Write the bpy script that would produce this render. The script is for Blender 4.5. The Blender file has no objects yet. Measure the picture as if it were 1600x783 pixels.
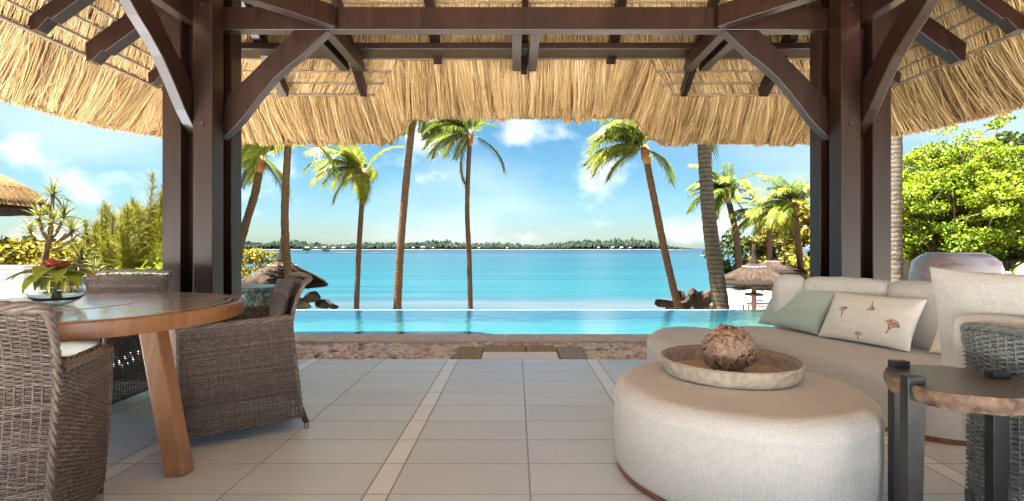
import bpy, math, random
import numpy as np
from mathutils import Vector, Matrix, noise

R = math.radians
random.seed(11)
rng = np.random.default_rng(11)
scene = bpy.context.scene
COL = scene.collection

# ------------------------------------------------------------------ camera
CAM_H = 1.05
cam_d = bpy.data.cameras.new("camera")
cam = bpy.data.objects.new("camera", cam_d)
COL.objects.link(cam)
cam.location = (0, 0, CAM_H)
cam.rotation_euler = (R(90), 0, 0)
cam_d.sensor_width = 36.0
cam_d.lens = 36.0 * 780 / 1600
cam_d.shift_x = -6 / 1600
cam_d.shift_y = -3.5 / 1600
cam_d.clip_start = 0.05
cam_d.clip_end = 20000
scene.camera = cam

# ------------------------------------------------------------------ sky, sun, exposure
SUN_EL, SUN_AZ = R(68), R(250)        # azimuth clockwise from +Y (out to sea): high, from the left and a little behind the camera
w = bpy.data.worlds.new("World")
scene.world = w
w.use_nodes = True
nt = w.node_tree
for n in list(nt.nodes):
    nt.nodes.remove(n)


def wn(t, **kw):
    n = nt.nodes.new(t)
    for k, v in kw.items():
        setattr(n, k, v)
    return n


out = wn("ShaderNodeOutputWorld")
bg = wn("ShaderNodeBackground")
bg.inputs[1].default_value = 0.05
sky = wn("ShaderNodeTexSky", sky_type='NISHITA')
sky.sun_disc = False
sky.sun_elevation = SUN_EL
sky.sun_rotation = SUN_AZ
sky.altitude = 0
sky.air_density = 1.0
sky.dust_density = 0.55
sky.ozone_density = 3.0
hs = wn("ShaderNodeHueSaturation")
hs.inputs['Hue'].default_value = 0.485
hs.inputs['Saturation'].default_value = 1.12
skt = wn("ShaderNodeMix", data_type='RGBA', blend_type='MULTIPLY')
skt.inputs['Factor'].default_value = 1.0
skt.inputs['B'].default_value = (0.148, 0.174, 0.188, 1)
nt.links.new(sky.outputs[0], skt.inputs['A'])
nt.links.new(skt.outputs['Result'], hs.inputs['Color'])
tc = wn("ShaderNodeTexCoord")
sep = wn("ShaderNodeSeparateXYZ")
nt.links.new(tc.outputs['Generated'], sep.inputs[0])


def wmath(op, a, b=None, clamp=False):
    n = wn("ShaderNodeMath", operation=op)
    n.use_clamp = clamp
    for i, v in enumerate((a, b)):
        if v is None:
            continue
        if isinstance(v, (int, float)):
            n.inputs[i].default_value = v
        else:
            nt.links.new(v, n.inputs[i])
    return n.outputs[0]


zz = wmath('ADD', wmath('MAXIMUM', sep.outputs[2], 0.0), 0.22)
cx = wmath('DIVIDE', sep.outputs[0], zz)
cy = wmath('DIVIDE', sep.outputs[1], zz)
comb = wn("ShaderNodeCombineXYZ")
nt.links.new(cx, comb.inputs[0])
nt.links.new(cy, comb.inputs[1])


def cloud(scale, lo, hi, detail, off):
    mp = wn("ShaderNodeMapping")
    mp.inputs['Location'].default_value = off
    nt.links.new(comb.outputs[0], mp.inputs[0])
    no = wn("ShaderNodeTexNoise")
    no.inputs['Scale'].default_value = scale
    no.inputs['Detail'].default_value = detail
    no.inputs['Roughness'].default_value = 0.55
    nt.links.new(mp.outputs[0], no.inputs['Vector'])
    mr = wn("ShaderNodeMapRange")
    mr.interpolation_type = 'SMOOTHSTEP'
    mr.inputs['From Min'].default_value = lo
    mr.inputs['From Max'].default_value = hi
    nt.links.new(no.outputs['Fac'], mr.inputs['Value'])
    return mr.outputs[0]


def puff(scale, lo, hi, off, stretch):
    mp = wn("ShaderNodeMapping")
    mp.inputs['Location'].default_value = off
    mp.inputs['Scale'].default_value = stretch
    nt.links.new(tc.outputs['Generated'], mp.inputs[0])
    no = wn("ShaderNodeTexNoise")
    no.inputs['Scale'].default_value = scale
    no.inputs['Detail'].default_value = 6
    no.inputs['Roughness'].default_value = 0.5
    nt.links.new(mp.outputs[0], no.inputs['Vector'])
    mr = wn("ShaderNodeMapRange")
    mr.interpolation_type = 'SMOOTHSTEP'
    mr.inputs['From Min'].default_value = lo
    mr.inputs['From Max'].default_value = hi
    nt.links.new(no.outputs['Fac'], mr.inputs['Value'])
    return mr.outputs[0]


puffs = puff(7.0, 0.50, 0.72, (4.1, 1.2, 0.3), (1, 1, 1.5))
veil = wmath('MULTIPLY', puff(2.0, 0.44, 0.72, (4.1, 1.2, 0.3), (1, 1, 2.0)), 0.48)
cm = wmath('MULTIPLY', wmath('MAXIMUM', puffs, veil), 0.85, True)
mix = wn("ShaderNodeMix", data_type='RGBA')
nt.links.new(cm, mix.inputs['Factor'])
nt.links.new(hs.outputs[0], mix.inputs['A'])
mix.inputs['B'].default_value = (1.6, 1.7, 1.8, 1)
nt.links.new(mix.outputs['Result'], bg.inputs[0])
nt.links.new(bg.outputs[0], out.inputs[0])

sun_d = bpy.data.lights.new("sun", 'SUN')
sun_d.energy = 5.0
sun_d.angle = R(0.53)
sun_d.color = (1.0, 0.98, 0.95)
sun = bpy.data.objects.new("sun", sun_d)
COL.objects.link(sun)
sd = Vector((math.sin(SUN_AZ) * math.cos(SUN_EL), math.cos(SUN_AZ) * math.cos(SUN_EL), math.sin(SUN_EL)))
sun.rotation_euler = sd.to_track_quat('Z', 'Y').to_euler()
sun.location = sd * 50

vs = scene.view_settings
vs.view_transform = 'Standard'
vs.look = 'None'
vs.gamma = 1
vs.use_curve_mapping = False
vs.exposure = 4.15
scene.render.engine = 'CYCLES'
scene.cycles.use_denoising = True
scene.cycles.max_bounces = 10
scene.cycles.diffuse_bounces = 6
scene.cycles.glossy_bounces = 4
scene.cycles.transmission_bounces = 8
scene.cycles.sample_clamp_indirect = 8

# ------------------------------------------------------------------ helpers


def tag(o, label=None, cat=None, group=None, kind=None):
    if label:
        o["label"] = label
    if cat:
        o["category"] = cat
    if group:
        o["group"] = group
    if kind:
        o["kind"] = kind
    return o


def empty(name, loc, rz=0.0):
    o = bpy.data.objects.new(name, None)
    COL.objects.link(o)
    o.location = loc
    o.rotation_euler = (0, 0, rz)
    o.empty_display_size = 0.1
    return o


def thing(name, label, cat, loc, rz=0.0, group=None):
    return tag(empty(name, loc, rz), label, cat, group)


def link(name, me, parent=None, world=False):
    o = bpy.data.objects.new(name, me)
    COL.objects.link(o)
    if parent is not None:
        o.parent = parent
        if world:
            o.matrix_parent_inverse = base_matrix(parent).inverted()
    return o


def base_matrix(o):
    m = o.matrix_basis.copy()
    p = o.parent
    if p is not None:
        m = base_matrix(p) @ o.matrix_parent_inverse @ m
    return m


def copy_tree(o, parent=None):
    c = o.copy()
    COL.objects.link(c)
    c.parent = parent
    for ch in list(o.children):
        copy_tree(ch, c)
    return c


def np_mesh(name, V, F, mat, tint=None, smooth=False):
    V = np.asarray(V, dtype=np.float32).reshape(-1, 3)
    F = np.asarray(F, dtype=np.int32)
    me = bpy.data.meshes.new(name)
    me.vertices.add(len(V))
    me.vertices.foreach_set("co", V.ravel())
    m, k = F.shape
    me.loops.add(m * k)
    me.loops.foreach_set("vertex_index", F.ravel())
    me.polygons.add(m)
    me.polygons.foreach_set("loop_start", np.arange(0, m * k, k, dtype=np.int32))
    if smooth:
        me.polygons.foreach_set("use_smooth", np.ones(m, dtype=bool))
    me.update(calc_edges=True)
    if tint is not None:
        a = me.attributes.new("tint", 'FLOAT', 'POINT')
        a.data.foreach_set("value", np.asarray(tint, dtype=np.float32).ravel())
    if mat is not None:
        me.materials.append(mat)
    return me


class MB:
    def __init__(s):
        s.v, s.f = [], []

    def add(s, v, f):
        b = len(s.v)
        s.v += [tuple(p) for p in v]
        s.f += [tuple(i + b for i in q) for q in f]
        return s

    def box(s, x0, x1, y0, y1, z0, z1):
        return s.add([(x0, y0, z0), (x1, y0, z0), (x1, y1, z0), (x0, y1, z0), (x0, y0, z1), (x1, y0, z1), (x1, y1, z1), (x0, y1, z1)],
                     [(3, 2, 1, 0), (4, 5, 6, 7), (0, 1, 5, 4), (1, 2, 6, 5), (2, 3, 7, 6), (3, 0, 4, 7)])

    def bar(s, p0, p1, wd, ht, up=(0, 0, 1)):
        p0, p1, up = Vector(p0), Vector(p1), Vector(up)
        d = (p1 - p0).normalized()
        sx = d.cross(up).normalized() * (wd / 2)
        sz = sx.cross(d).normalized() * (ht / 2)
        vs_ = []
        for p in (p0, p1):
            for a, b in ((-1, -1), (1, -1), (1, 1), (-1, 1)):
                vs_.append(p + sx * a + sz * b)
        return s.add(vs_, [(0, 1, 2, 3), (7, 6, 5, 4), (0, 4, 5, 1), (1, 5, 6, 2), (2, 6, 7, 3), (3, 7, 4, 0)])

    def extrude(s, poly, o, a, b, n):
        """polygon of (a, b) coordinates, given thickness vector n"""
        o, a, b, n = Vector(o), Vector(a), Vector(b), Vector(n)
        k = len(poly)
        p = [o + a * u + b * w_ for u, w_ in poly]
        vs_ = p + [q + n for q in p]
        fs = [tuple(range(k)), tuple(range(2 * k - 1, k - 1, -1))]
        fs += [(i, i + k, (i + 1) % k + k, (i + 1) % k) for i in range(k)]
        return s.add(vs_, fs)

    def tube(s, pts, rad, n=8, cap=True):
        pts = [Vector(p) for p in pts]
        m = len(pts)
        if isinstance(rad, (int, float)):
            rad = [rad] * m
        vs_, fs = [], []
        ref = None
        for i, p in enumerate(pts):
            d = (pts[min(i + 1, m - 1)] - pts[max(i - 1, 0)]).normalized()
            if ref is None:
                ref = Vector((0, 0, 1)) if abs(d.z) < 0.9 else Vector((1, 0, 0))
            a = d.cross(ref).normalized()
            b = a.cross(d).normalized()
            ref = b
            for k in range(n):
                t = 2 * math.pi * k / n
                vs_.append(p + (a * math.cos(t) + b * math.sin(t)) * rad[i])
        for i in range(m - 1):
            for k in range(n):
                k2 = (k + 1) % n
                fs.append((i * n + k, i * n + k2, (i + 1) * n + k2, (i + 1) * n + k))
        if cap:
            fs.append(tuple(range(n - 1, -1, -1)))
            fs.append(tuple(range((m - 1) * n, m * n)))
        return s.add(vs_, fs)

    def lathe(s, prof, n=32, c=(0, 0, 0), sx=1.0, sy=1.0, wob=None):
        vs_, fs = [], []
        for r, z in prof:
            for k in range(n):
                t = 2 * math.pi * k / n
                q = r * (1 if wob is None else wob(t, z))
                vs_.append((c[0] + q * sx * math.cos(t), c[1] + q * sy * math.sin(t), c[2] + z))
        m = len(prof)
        for i in range(m - 1):
            for k in range(n):
                k2 = (k + 1) % n
                fs.append((i * n + k, i * n + k2, (i + 1) * n + k2, (i + 1) * n + k))
        if prof[0][0] > 1e-5:
            fs.append(tuple(range(n - 1, -1, -1)))
        if prof[-1][0] > 1e-5:
            fs.append(tuple(range((m - 1) * n, m * n)))
        return s.add(vs_, fs)

    def mesh(s, name, mat, smooth=False):
        me = bpy.data.meshes.new(name)
        me.from_pydata([tuple(p) for p in s.v], [], s.f)
        me.update()
        if smooth:
            me.polygons.foreach_set("use_smooth", [True] * len(me.polygons))
        if mat is not None:
            me.materials.append(mat)
        return me

    def build(s, name, mat, parent=None, smooth=False, bevel=0.0, world=False, auto=False):
        me = s.mesh(name, mat, smooth)
        o = link(name, me, parent, world)
        if bevel:
            b = o.modifiers.new("bevel", 'BEVEL')
            b.width = bevel
            b.segments = 2
            b.limit_method = 'ANGLE'
            b.angle_limit = R(40)
        if auto and smooth:
            try:
                me.set_sharp_from_angle(angle=R(38))
            except Exception:
                pass
        return o


def catmull(pts, per=6, closed=False):
    pts = [Vector(p) for p in pts]
    n = len(pts)
    res = []
    for i in range(n if closed else n - 1):
        if closed:
            p0, p1, p2, p3 = pts[(i - 1) % n], pts[i], pts[(i + 1) % n], pts[(i + 2) % n]
        else:
            p0, p1, p2, p3 = pts[max(i - 1, 0)], pts[i], pts[i + 1], pts[min(i + 2, n - 1)]
        for k in range(per):
            t = k / per
            res.append(0.5 * ((2 * p1) + (p2 - p0) * t + (2 * p0 - 5 * p1 + 4 * p2 - p3) * t * t + (3 * p1 - p0 - 3 * p2 + p3) * t ** 3))
    if not closed:
        res.append(pts[-1])
    return res


def at(px, py, depth):
    """a point of the place at a given distance out to sea, from its bearing in the survey sketch"""
    return Vector(((px - 806) / 780 * depth, depth, CAM_H - (py - 388) / 780 * depth))


def norm(a):
    return a / np.maximum(np.linalg.norm(a, axis=-1, keepdims=True), 1e-9)


def strand_mesh(name, P0, P1, width, mat, bend=None, sides=3, segs=2, tint=None, taper=0.5):
    """many thin straws, each a tapered prism from P0 to P1 with a bend at its middle"""
    P0, P1 = np.asarray(P0, float), np.asarray(P1, float)
    N = len(P0)
    width = np.broadcast_to(np.asarray(width, float), (N,))
    D = norm(P1 - P0)
    ref = np.where(np.abs(D[:, 2:3]) < 0.95, np.array([[0, 0, 1.0]]), np.array([[1.0, 0, 0]]))
    A = norm(np.cross(D, ref))
    B = np.cross(A, D)
    V = np.zeros((N, segs + 1, sides, 3))
    ph = rng.uniform(0, 6.28, N)
    for i in range(segs + 1):
        t = i / segs
        c = P0 + (P1 - P0) * t
        if bend is not None:
            c = c + bend * (4 * t * (1 - t))
        r = width * 0.5 * (1 - (1 - taper) * t)
        for k in range(sides):
            an = ph + 2 * math.pi * k / sides
            V[:, i, k] = c + (A * np.cos(an)[:, None] + B * np.sin(an)[:, None]) * r[:, None]
    base = (np.arange(N) * (segs + 1) * sides)[:, None, None]
    F = []
    for i in range(segs):
        for k in range(sides):
            k2 = (k + 1) % sides
            F.append([i * sides + k, i * sides + k2, (i + 1) * sides + k2, (i + 1) * sides + k])
    F = (np.array(F)[None] + base).reshape(-1, 4)
    if tint is None:
        tint = rng.random(N)
    T = np.repeat(tint, (segs + 1) * sides)
    return np_mesh(name, V, F, mat, T, smooth=True)


def leaf_mesh(name, C, size, mat, up_bias=0.3, aspect=0.5, tint=None, axis=None):
    """leaf-shaped four-cornered faces at points C"""
    C = np.asarray(C, float)
    N = len(C)
    size = np.broadcast_to(np.asarray(size, float), (N,))
    if axis is None:
        d = norm(rng.normal(size=(N, 3)) + np.array([0, 0, -up_bias]))
    else:
        d = norm(axis)
    s_ = norm(np.cross(d, rng.normal(size=(N, 3))))
    nn = np.cross(d, s_)
    L = size[:, None]
    V = np.stack([C - d * L * .5, C + s_ * L * .5 * aspect + nn * L * .08, C + d * L * .5, C - s_ * L * .5 * aspect + nn * L * .08], 1)
    F = np.arange(N * 4).reshape(N, 4)
    if tint is None:
        tint = rng.random(N)
    return np_mesh(name, V, F, mat, np.repeat(tint, 4))


# ------------------------------------------------------------------ materials


class NT:
    def __init__(s, name):
        s.m = bpy.data.materials.new(name)
        s.m.use_nodes = True
        s.t = s.m.node_tree
        s.b = s.t.nodes["Principled BSDF"]
        s.o = s.t.nodes["Material Output"]

    def n(s, t, **kw):
        x = s.t.nodes.new(t)
        for k, v in kw.items():
            setattr(x, k, v)
        return x

    def set(s, node, i, v):
        if hasattr(v, 'is_output') or isinstance(v, bpy.types.NodeSocket):
            s.t.links.new(v, node.inputs[i])
        else:
            node.inputs[i].default_value = v

    def coord(s, kind='Object', scale=(1, 1, 1), rot=(0, 0, 0)):
        c = s.n("ShaderNodeTexCoord")
        m = s.n("ShaderNodeMapping")
        m.inputs['Scale'].default_value = scale
        m.inputs['Rotation'].default_value = rot
        s.t.links.new(c.outputs[kind], m.inputs[0])
        return m.outputs[0]

    def geo_pos(s, scale=(1, 1, 1)):
        c = s.n("ShaderNodeNewGeometry")
        m = s.n("ShaderNodeMapping")
        m.inputs['Scale'].default_value = scale
        s.t.links.new(c.outputs['Position'], m.inputs[0])
        return m.outputs[0]

    def noise(s, vec, scale, detail=4, rough=0.55, dist=0.0):
        x = s.n("ShaderNodeTexNoise")
        s.t.links.new(vec, x.inputs['Vector'])
        x.inputs['Scale'].default_value = scale
        x.inputs['Detail'].default_value = detail
        x.inputs['Roughness'].default_value = rough
        x.inputs['Distortion'].default_value = dist
        return x.outputs['Fac']

    def ramp(s, fac, stops):
        r = s.n("ShaderNodeValToRGB")
        e = r.color_ramp.elements
        while len(e) < len(stops):
            e.new(0.5)
        for i, (p, c) in enumerate(stops):
            e[i].position = p
            e[i].color = (*c, 1)
        s.t.links.new(fac, r.inputs[0])
        return r.outputs[0]

    def math(s, op, a, b=0.0, clamp=False):
        x = s.n("ShaderNodeMath", operation=op)
        x.use_clamp = clamp
        s.set(x, 0, a)
        s.set(x, 1, b)
        return x.outputs[0]

    def mix(s, f, a, b, mode='MIX'):
        x = s.n("ShaderNodeMix", data_type='RGBA', blend_type=mode)
        s.set(x, 'Factor', f)
        s.set(x, 'A', a if not isinstance(a, tuple) else (*a, 1))
        s.set(x, 'B', b if not isinstance(b, tuple) else (*b, 1))
        return x.outputs['Result']

    def maprange(s, v, a, b, c=0.0, d=1.0):
        x = s.n("ShaderNodeMapRange")
        s.set(x, 'Value', v)
        for k, q in (('From Min', a), ('From Max', b), ('To Min', c), ('To Max', d)):
            x.inputs[k].default_value = q
        return x.outputs[0]

    def attr(s, name):
        a = s.n("ShaderNodeAttribute")
        a.attribute_name = name
        return a.outputs['Fac']

    def rand(s):
        return s.n("ShaderNodeObjectInfo").outputs['Random']

    def bump(s, h, strength=0.3, dist=0.01):
        b = s.n("ShaderNodeBump")
        b.inputs['Strength'].default_value = strength
        b.inputs['Distance'].default_value = dist
        s.t.links.new(h, b.inputs['Height'])
        s.t.links.new(b.outputs[0], s.b.inputs['Normal'])
        return b

    def base(s, c):
        s.set(s.b, 'Base Color', c if not isinstance(c, tuple) else (*c, 1))

    def p(s, **kw):
        for k, v in kw.items():
            s.set(s.b, k.replace('_', ' '), v)
        return s


def m_wood(name, c0, c1, rough=0.35, coat=0.0, ior=1.5, scale=1.0, long=(1, 1, 0.08), bump=0.15, spec=0.5):
    t = NT(name)
    v = t.coord('Object', tuple(q * scale for q in long))
    a = t.noise(v, 28, 6, 0.65, 0.6)
    b = t.noise(t.coord('Object'), 1.7, 3)
    f = t.math('ADD', t.math('MULTIPLY', a, 0.7), t.math('MULTIPLY', b, 0.35))
    t.base(t.mix(t.maprange(t.rand(), 0, 1, 0.0, 0.25), t.ramp(f, [(0.3, c0), (0.72, c1)]), c0))
    t.p(Roughness=t.maprange(a, 0.2, 0.8, rough - 0.07, rough + 0.1), IOR=ior, Coat_Weight=coat, Coat_Roughness=0.2)
    t.b.inputs['Specular IOR Level'].default_value = spec
    t.bump(a, bump, 0.004)
    return t.m


M = {}
M['wood'] = m_wood('dark_stained_wood', (0.004, 0.0014, 0.0010), (0.028, 0.0092, 0.0056), 0.36, 0.15, 1.5, bump=0.14, spec=0.3)
M['teak'] = m_wood('oiled_teak', (0.22, 0.085, 0.03), (0.42, 0.19, 0.075), 0.38, 0.15, 1.5)
M['driftwood'] = m_wood('weathered_post', (0.10, 0.075, 0.055), (0.24, 0.18, 0.13), 0.8)


def m_straw(name, dark, mid, light, rough=0.75, spec=0.25):
    t = NT(name)
    a = t.attr('tint')
    v = t.geo_pos((1, 1, 1))
    n1 = t.noise(v, 2.2, 3)
    n2 = t.noise(t.geo_pos((1, 1, 1)), 90, 2)
    f = t.math('ADD', t.math('MULTIPLY', a, 0.62), t.math('MULTIPLY', n1, 0.42))
    c = t.ramp(f, [(0.12, dark), (0.5, mid), (0.92, light)])
    t.base(t.mix(t.math('MULTIPLY', n2, 0.35), c, dark))
    t.p(Roughness=rough)
    t.b.inputs['Specular IOR Level'].default_value = spec
    return t.m


M['straw'] = m_straw('thatch_straw', (0.105, 0.056, 0.024), (0.55, 0.355, 0.155), (0.82, 0.635, 0.38))
M['straw_out'] = m_straw('sunlit_thatch', (0.051, 0.0272, 0.0102), (0.1445, 0.085, 0.0323), (0.2295, 0.153, 0.068), spec=0.05)
M['straw_grey'] = m_straw('weathered_thatch', (0.008, 0.005, 0.0035), (0.028, 0.019, 0.0135), (0.068, 0.048, 0.035), spec=0.03)


def m_thatch_solid(name, dark, light, stretch=(14, 14, 2)):
    t = NT(name)
    v = t.coord('Object', stretch)
    a = t.noise(v, 9, 5, 0.7)
    t.base(t.ramp(a, [(0.3, dark), (0.7, light)]))
    t.p(Roughness=0.9)
    t.b.inputs['Specular IOR Level'].default_value = 0.04
    t.bump(a, 0.9, 0.03)
    return t.m


M['thatch_back'] = m_thatch_solid('thatch_packing', (0.12, 0.06, 0.022), (0.48, 0.28, 0.11))
M['thatch_top'] = m_thatch_solid('thatch_roof_face', (0.0068, 0.004675, 0.0034), (0.0238, 0.017, 0.01275))


def m_leaf(name, dark, mid, light, rough=0.5, trans=0.25, spec=0.14):
    t = NT(name)
    a = t.attr('tint')
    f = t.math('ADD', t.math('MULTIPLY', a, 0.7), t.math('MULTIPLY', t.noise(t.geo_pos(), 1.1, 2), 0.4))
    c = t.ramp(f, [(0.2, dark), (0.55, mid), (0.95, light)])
    t.base(c)
    t.p(Roughness=rough)
    t.b.inputs['Specular IOR Level'].default_value = spec
    tr = t.n("ShaderNodeBsdfTranslucent")
    t.t.links.new(c, tr.inputs[0])
    ms = t.n("ShaderNodeMixShader")
    ms.inputs[0].default_value = trans
    t.t.links.new(t.b.outputs[0], ms.inputs[1])
    t.t.links.new(tr.outputs[0], ms.inputs[2])
    t.t.links.new(ms.outputs[0], t.o.inputs[0])
    return t.m


M['leaf_bright'] = m_leaf('bright_leaf', (0.014, 0.028, 0.003), (0.075, 0.118, 0.005), (0.21, 0.25, 0.012), trans=0.35)
M['leaf_yellow'] = m_leaf('yellow_green_leaf', (0.028, 0.028, 0.004), (0.12, 0.10, 0.008), (0.26, 0.19, 0.016), trans=0.3)
M['leaf_dark'] = m_leaf('dark_leaf', (0.010, 0.017, 0.005), (0.03, 0.045, 0.009), (0.085, 0.10, 0.016))
M['leaf_spiky'] = m_leaf('strap_leaf', (0.02, 0.03, 0.006), (0.075, 0.08, 0.016), (0.21, 0.17, 0.05))
M['needle'] = m_leaf('feathery_needle', (0.03, 0.042, 0.004), (0.125, 0.128, 0.008), (0.26, 0.23, 0.016), trans=0.4)
M['frond'] = m_leaf('palm_leaflet', (0.014, 0.026, 0.004), (0.075, 0.10, 0.010), (0.21, 0.205, 0.025), 0.4, 0.35)
M['frond_gold'] = m_leaf('sunburnt_palm_leaflet', (0.025, 0.036, 0.004), (0.105, 0.122, 0.010), (0.26, 0.235, 0.022), 0.4, 0.35)
M['flower_red'] = m_leaf('red_petal', (0.16, 0.008, 0.008), (0.28, 0.018, 0.018), (0.36, 0.06, 0.05))
M['far_leaf'] = m_leaf('far_foliage', (0.005, 0.009, 0.007), (0.012, 0.019, 0.013), (0.032, 0.036, 0.021), 0.9, 0.1, 0.0)


def m_plain(name, c0, c1, rough=0.6, nscale=6, bump=0.0, bscale=60, kind='Object', stretch=(1, 1, 1), metal=0.0, spec=0.5):
    t = NT(name)
    v = t.coord(kind, stretch)
    a = t.noise(v, nscale, 5)
    t.base(t.ramp(a, [(0.3, c0), (0.7, c1)]))
    t.p(Roughness=rough, Metallic=metal)
    t.b.inputs['Specular IOR Level'].default_value = spec
    if bump:
        t.bump(t.noise(v, bscale, 4), bump, 0.01)
    return t.m


def m_fabric(name, c0, c1, wv=520, var=1.0):
    t = NT(name)
    v = t.coord('Object')
    w1 = t.n("ShaderNodeTexWave", wave_type='BANDS', bands_direction='Z')
    w1.inputs['Scale'].default_value = wv / 6.28
    w1.inputs['Distortion'].default_value = 1.5
    w1.inputs['Detail'].default_value = 2
    t.t.links.new(v, w1.inputs[0])
    slub = t.noise(t.coord('Object', (1, 1, 9)), 26, 4, 0.7)
    slub2 = t.noise(t.coord('Object', (7, 7, 1)), 26, 4, 0.7)
    fine = t.noise(v, 260, 2)
    big = t.noise(v, 3.0, 3)
    f = t.math('ADD', t.math('ADD', t.math('MULTIPLY', slub, 0.35), t.math('MULTIPLY', slub2, 0.35)), t.math('MULTIPLY', fine, 0.3))
    c = t.ramp(f, [(0.36, c0), (0.62, c1)])
    t.base(t.mix(t.math('MULTIPLY', big, 0.22 * var), c, tuple(q * 0.8 for q in c0)))
    t.p(Roughness=0.92)
    t.b.inputs['Specular IOR Level'].default_value = 0.2
    t.b.inputs['Sheen Weight'].default_value = 0.25
    crease = t.noise(t.coord('Object', (5, 5, 1.4)), 3.2, 5, 0.6, 1.2)
    h = t.math('ADD', t.math('ADD', t.math('MULTIPLY', f, 0.7), t.math('MULTIPLY', t.noise(v, 9, 4, 0.6), 0.8)), t.math('MULTIPLY', crease, 1.6))
    t.bump(h, 0.34, 0.014)
    return t.m


M['linen'] = m_fabric('natural_linen', (0.54, 0.53, 0.50), (0.74, 0.73, 0.70))
M['linen_light'] = m_fabric('pale_linen', (0.66, 0.62, 0.54), (0.80, 0.76, 0.68))
M['green_cloth'] = m_fabric('sage_green_cloth', (0.40, 0.52, 0.46), (0.53, 0.64, 0.57), 700)
M['cream_cloth'] = m_fabric('cream_cloth', (0.80, 0.775, 0.70), (0.90, 0.88, 0.82), 800)
M['navy_cloth'] = m_fabric('navy_cloth', (0.015, 0.02, 0.07), (0.03, 0.04, 0.13))
M['coral_thread'] = m_plain('brown_embroidery', (0.36, 0.19, 0.12), (0.48, 0.28, 0.19), 0.8, 200)


def m_wicker(name, c0, c1, c2, rough):
    t = NT(name)
    a = t.attr('tint')
    v = t.coord('Object')
    n = t.noise(v, 35, 3)
    f = t.math('ADD', t.math('MULTIPLY', a, 0.6), t.math('MULTIPLY', n, 0.45))
    t.base(t.ramp(f, [(0.2, c0), (0.55, c1), (0.9, c2)]))
    t.p(Roughness=rough)
    t.bump(t.noise(v, 420, 2), 0.3, 0.002)
    return t.m


M['wicker'] = m_wicker('brown_grey_wicker', (0.06, 0.042, 0.034), (0.165, 0.122, 0.100), (0.32, 0.255, 0.215), 0.45)
M['wicker_grey'] = m_wicker('blue_grey_wicker', (0.09, 0.10, 0.10), (0.20, 0.215, 0.21), (0.36, 0.37, 0.36), 0.38)
M['wicker_pale'] = m_wicker('limed_rattan', (0.24, 0.18, 0.13), (0.42, 0.34, 0.26), (0.60, 0.51, 0.41), 0.6)
M['steel_black'] = m_plain('black_steel', (0.012, 0.012, 0.013), (0.028, 0.028, 0.03), 0.38, 20, 0.1, 90)
M['ferrule'] = m_plain('brushed_ferrule', (0.35, 0.33, 0.30), (0.5, 0.48, 0.45), 0.35, 20, metal=0.9)
M['white_render'] = m_plain('white_render', (0.176, 0.1736, 0.168), (0.224, 0.22, 0.212), 0.8, 5, 0.3, 60)
M['bark_chip'] = m_plain('dried_bark', (0.24, 0.13, 0.08), (0.60, 0.42, 0.30), 0.8, 24, 0.6, 90)
M['boulder'] = m_plain('basalt_boulder', (0.0102, 0.00765, 0.0068), (0.04675, 0.034, 0.02635), 0.85, 3.5, 1.0, 9, spec=0.08)
M['boulder_pale'] = m_plain('lichen_boulder', (0.03825, 0.02975, 0.0221), (0.1275, 0.1003, 0.0765), 0.85, 5, 1.0, 9, spec=0.08)
M['trunk_wood'] = m_plain('tree_bark', (0.035, 0.02, 0.013), (0.11, 0.07, 0.045), 0.85, 8, 0.8, 30, stretch=(1, 1, .3), spec=0.08)
M['stem_pale'] = m_plain('pale_stem', (0.05, 0.03, 0.019), (0.125, 0.085, 0.055), 0.8, 10, 0.5, 30, spec=0.08)
M['petiole'] = m_plain('orange_petiole', (0.13, 0.045, 0.010), (0.26, 0.12, 0.028), 0.6, 14, 0.4, 40)
M['fence_wood'] = m_plain('dark_fence_board', (0.02, 0.014, 0.010), (0.06, 0.042, 0.03), 0.8, 8, spec=0.08)
M['plinth'] = m_wood('reddish_plinth', (0.20, 0.075, 0.03), (0.36, 0.15, 0.06), 0.45)


def m_palm_trunk(name, c0, c1, ring=17.0):
    t = NT(name)
    v = t.coord('Object')
    wv = t.n("ShaderNodeTexWave", wave_type='BANDS', bands_direction='Z', wave_profile='SAW')
    wv.inputs['Scale'].default_value = ring / 6.28 * 2
    wv.inputs['Distortion'].default_value = 2.2
    wv.inputs['Detail'].default_value = 3
    wv.inputs['Detail Scale'].default_value = 2.5
    t.t.links.new(v, wv.inputs[0])
    n = t.noise(v, 14, 5, 0.65)
    f = t.math('ADD', t.math('MULTIPLY', wv.outputs['Fac'], 0.45), t.math('MULTIPLY', n, 0.6))
    t.base(t.ramp(f, [(0.25, c0), (0.8, c1)]))
    t.p(Roughness=0.85)
    t.b.inputs['Specular IOR Level'].default_value = 0.06
    t.bump(f, 0.9, 0.03)
    return t.m


M['palm_trunk'] = m_palm_trunk('palm_trunk', (0.02975, 0.0153, 0.0085), (0.136, 0.08925, 0.05525))
M['palm_trunk_grey'] = m_palm_trunk('grey_palm_trunk', (0.02975, 0.0238, 0.01955), (0.1148, 0.0952, 0.0765), 11)


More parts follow.
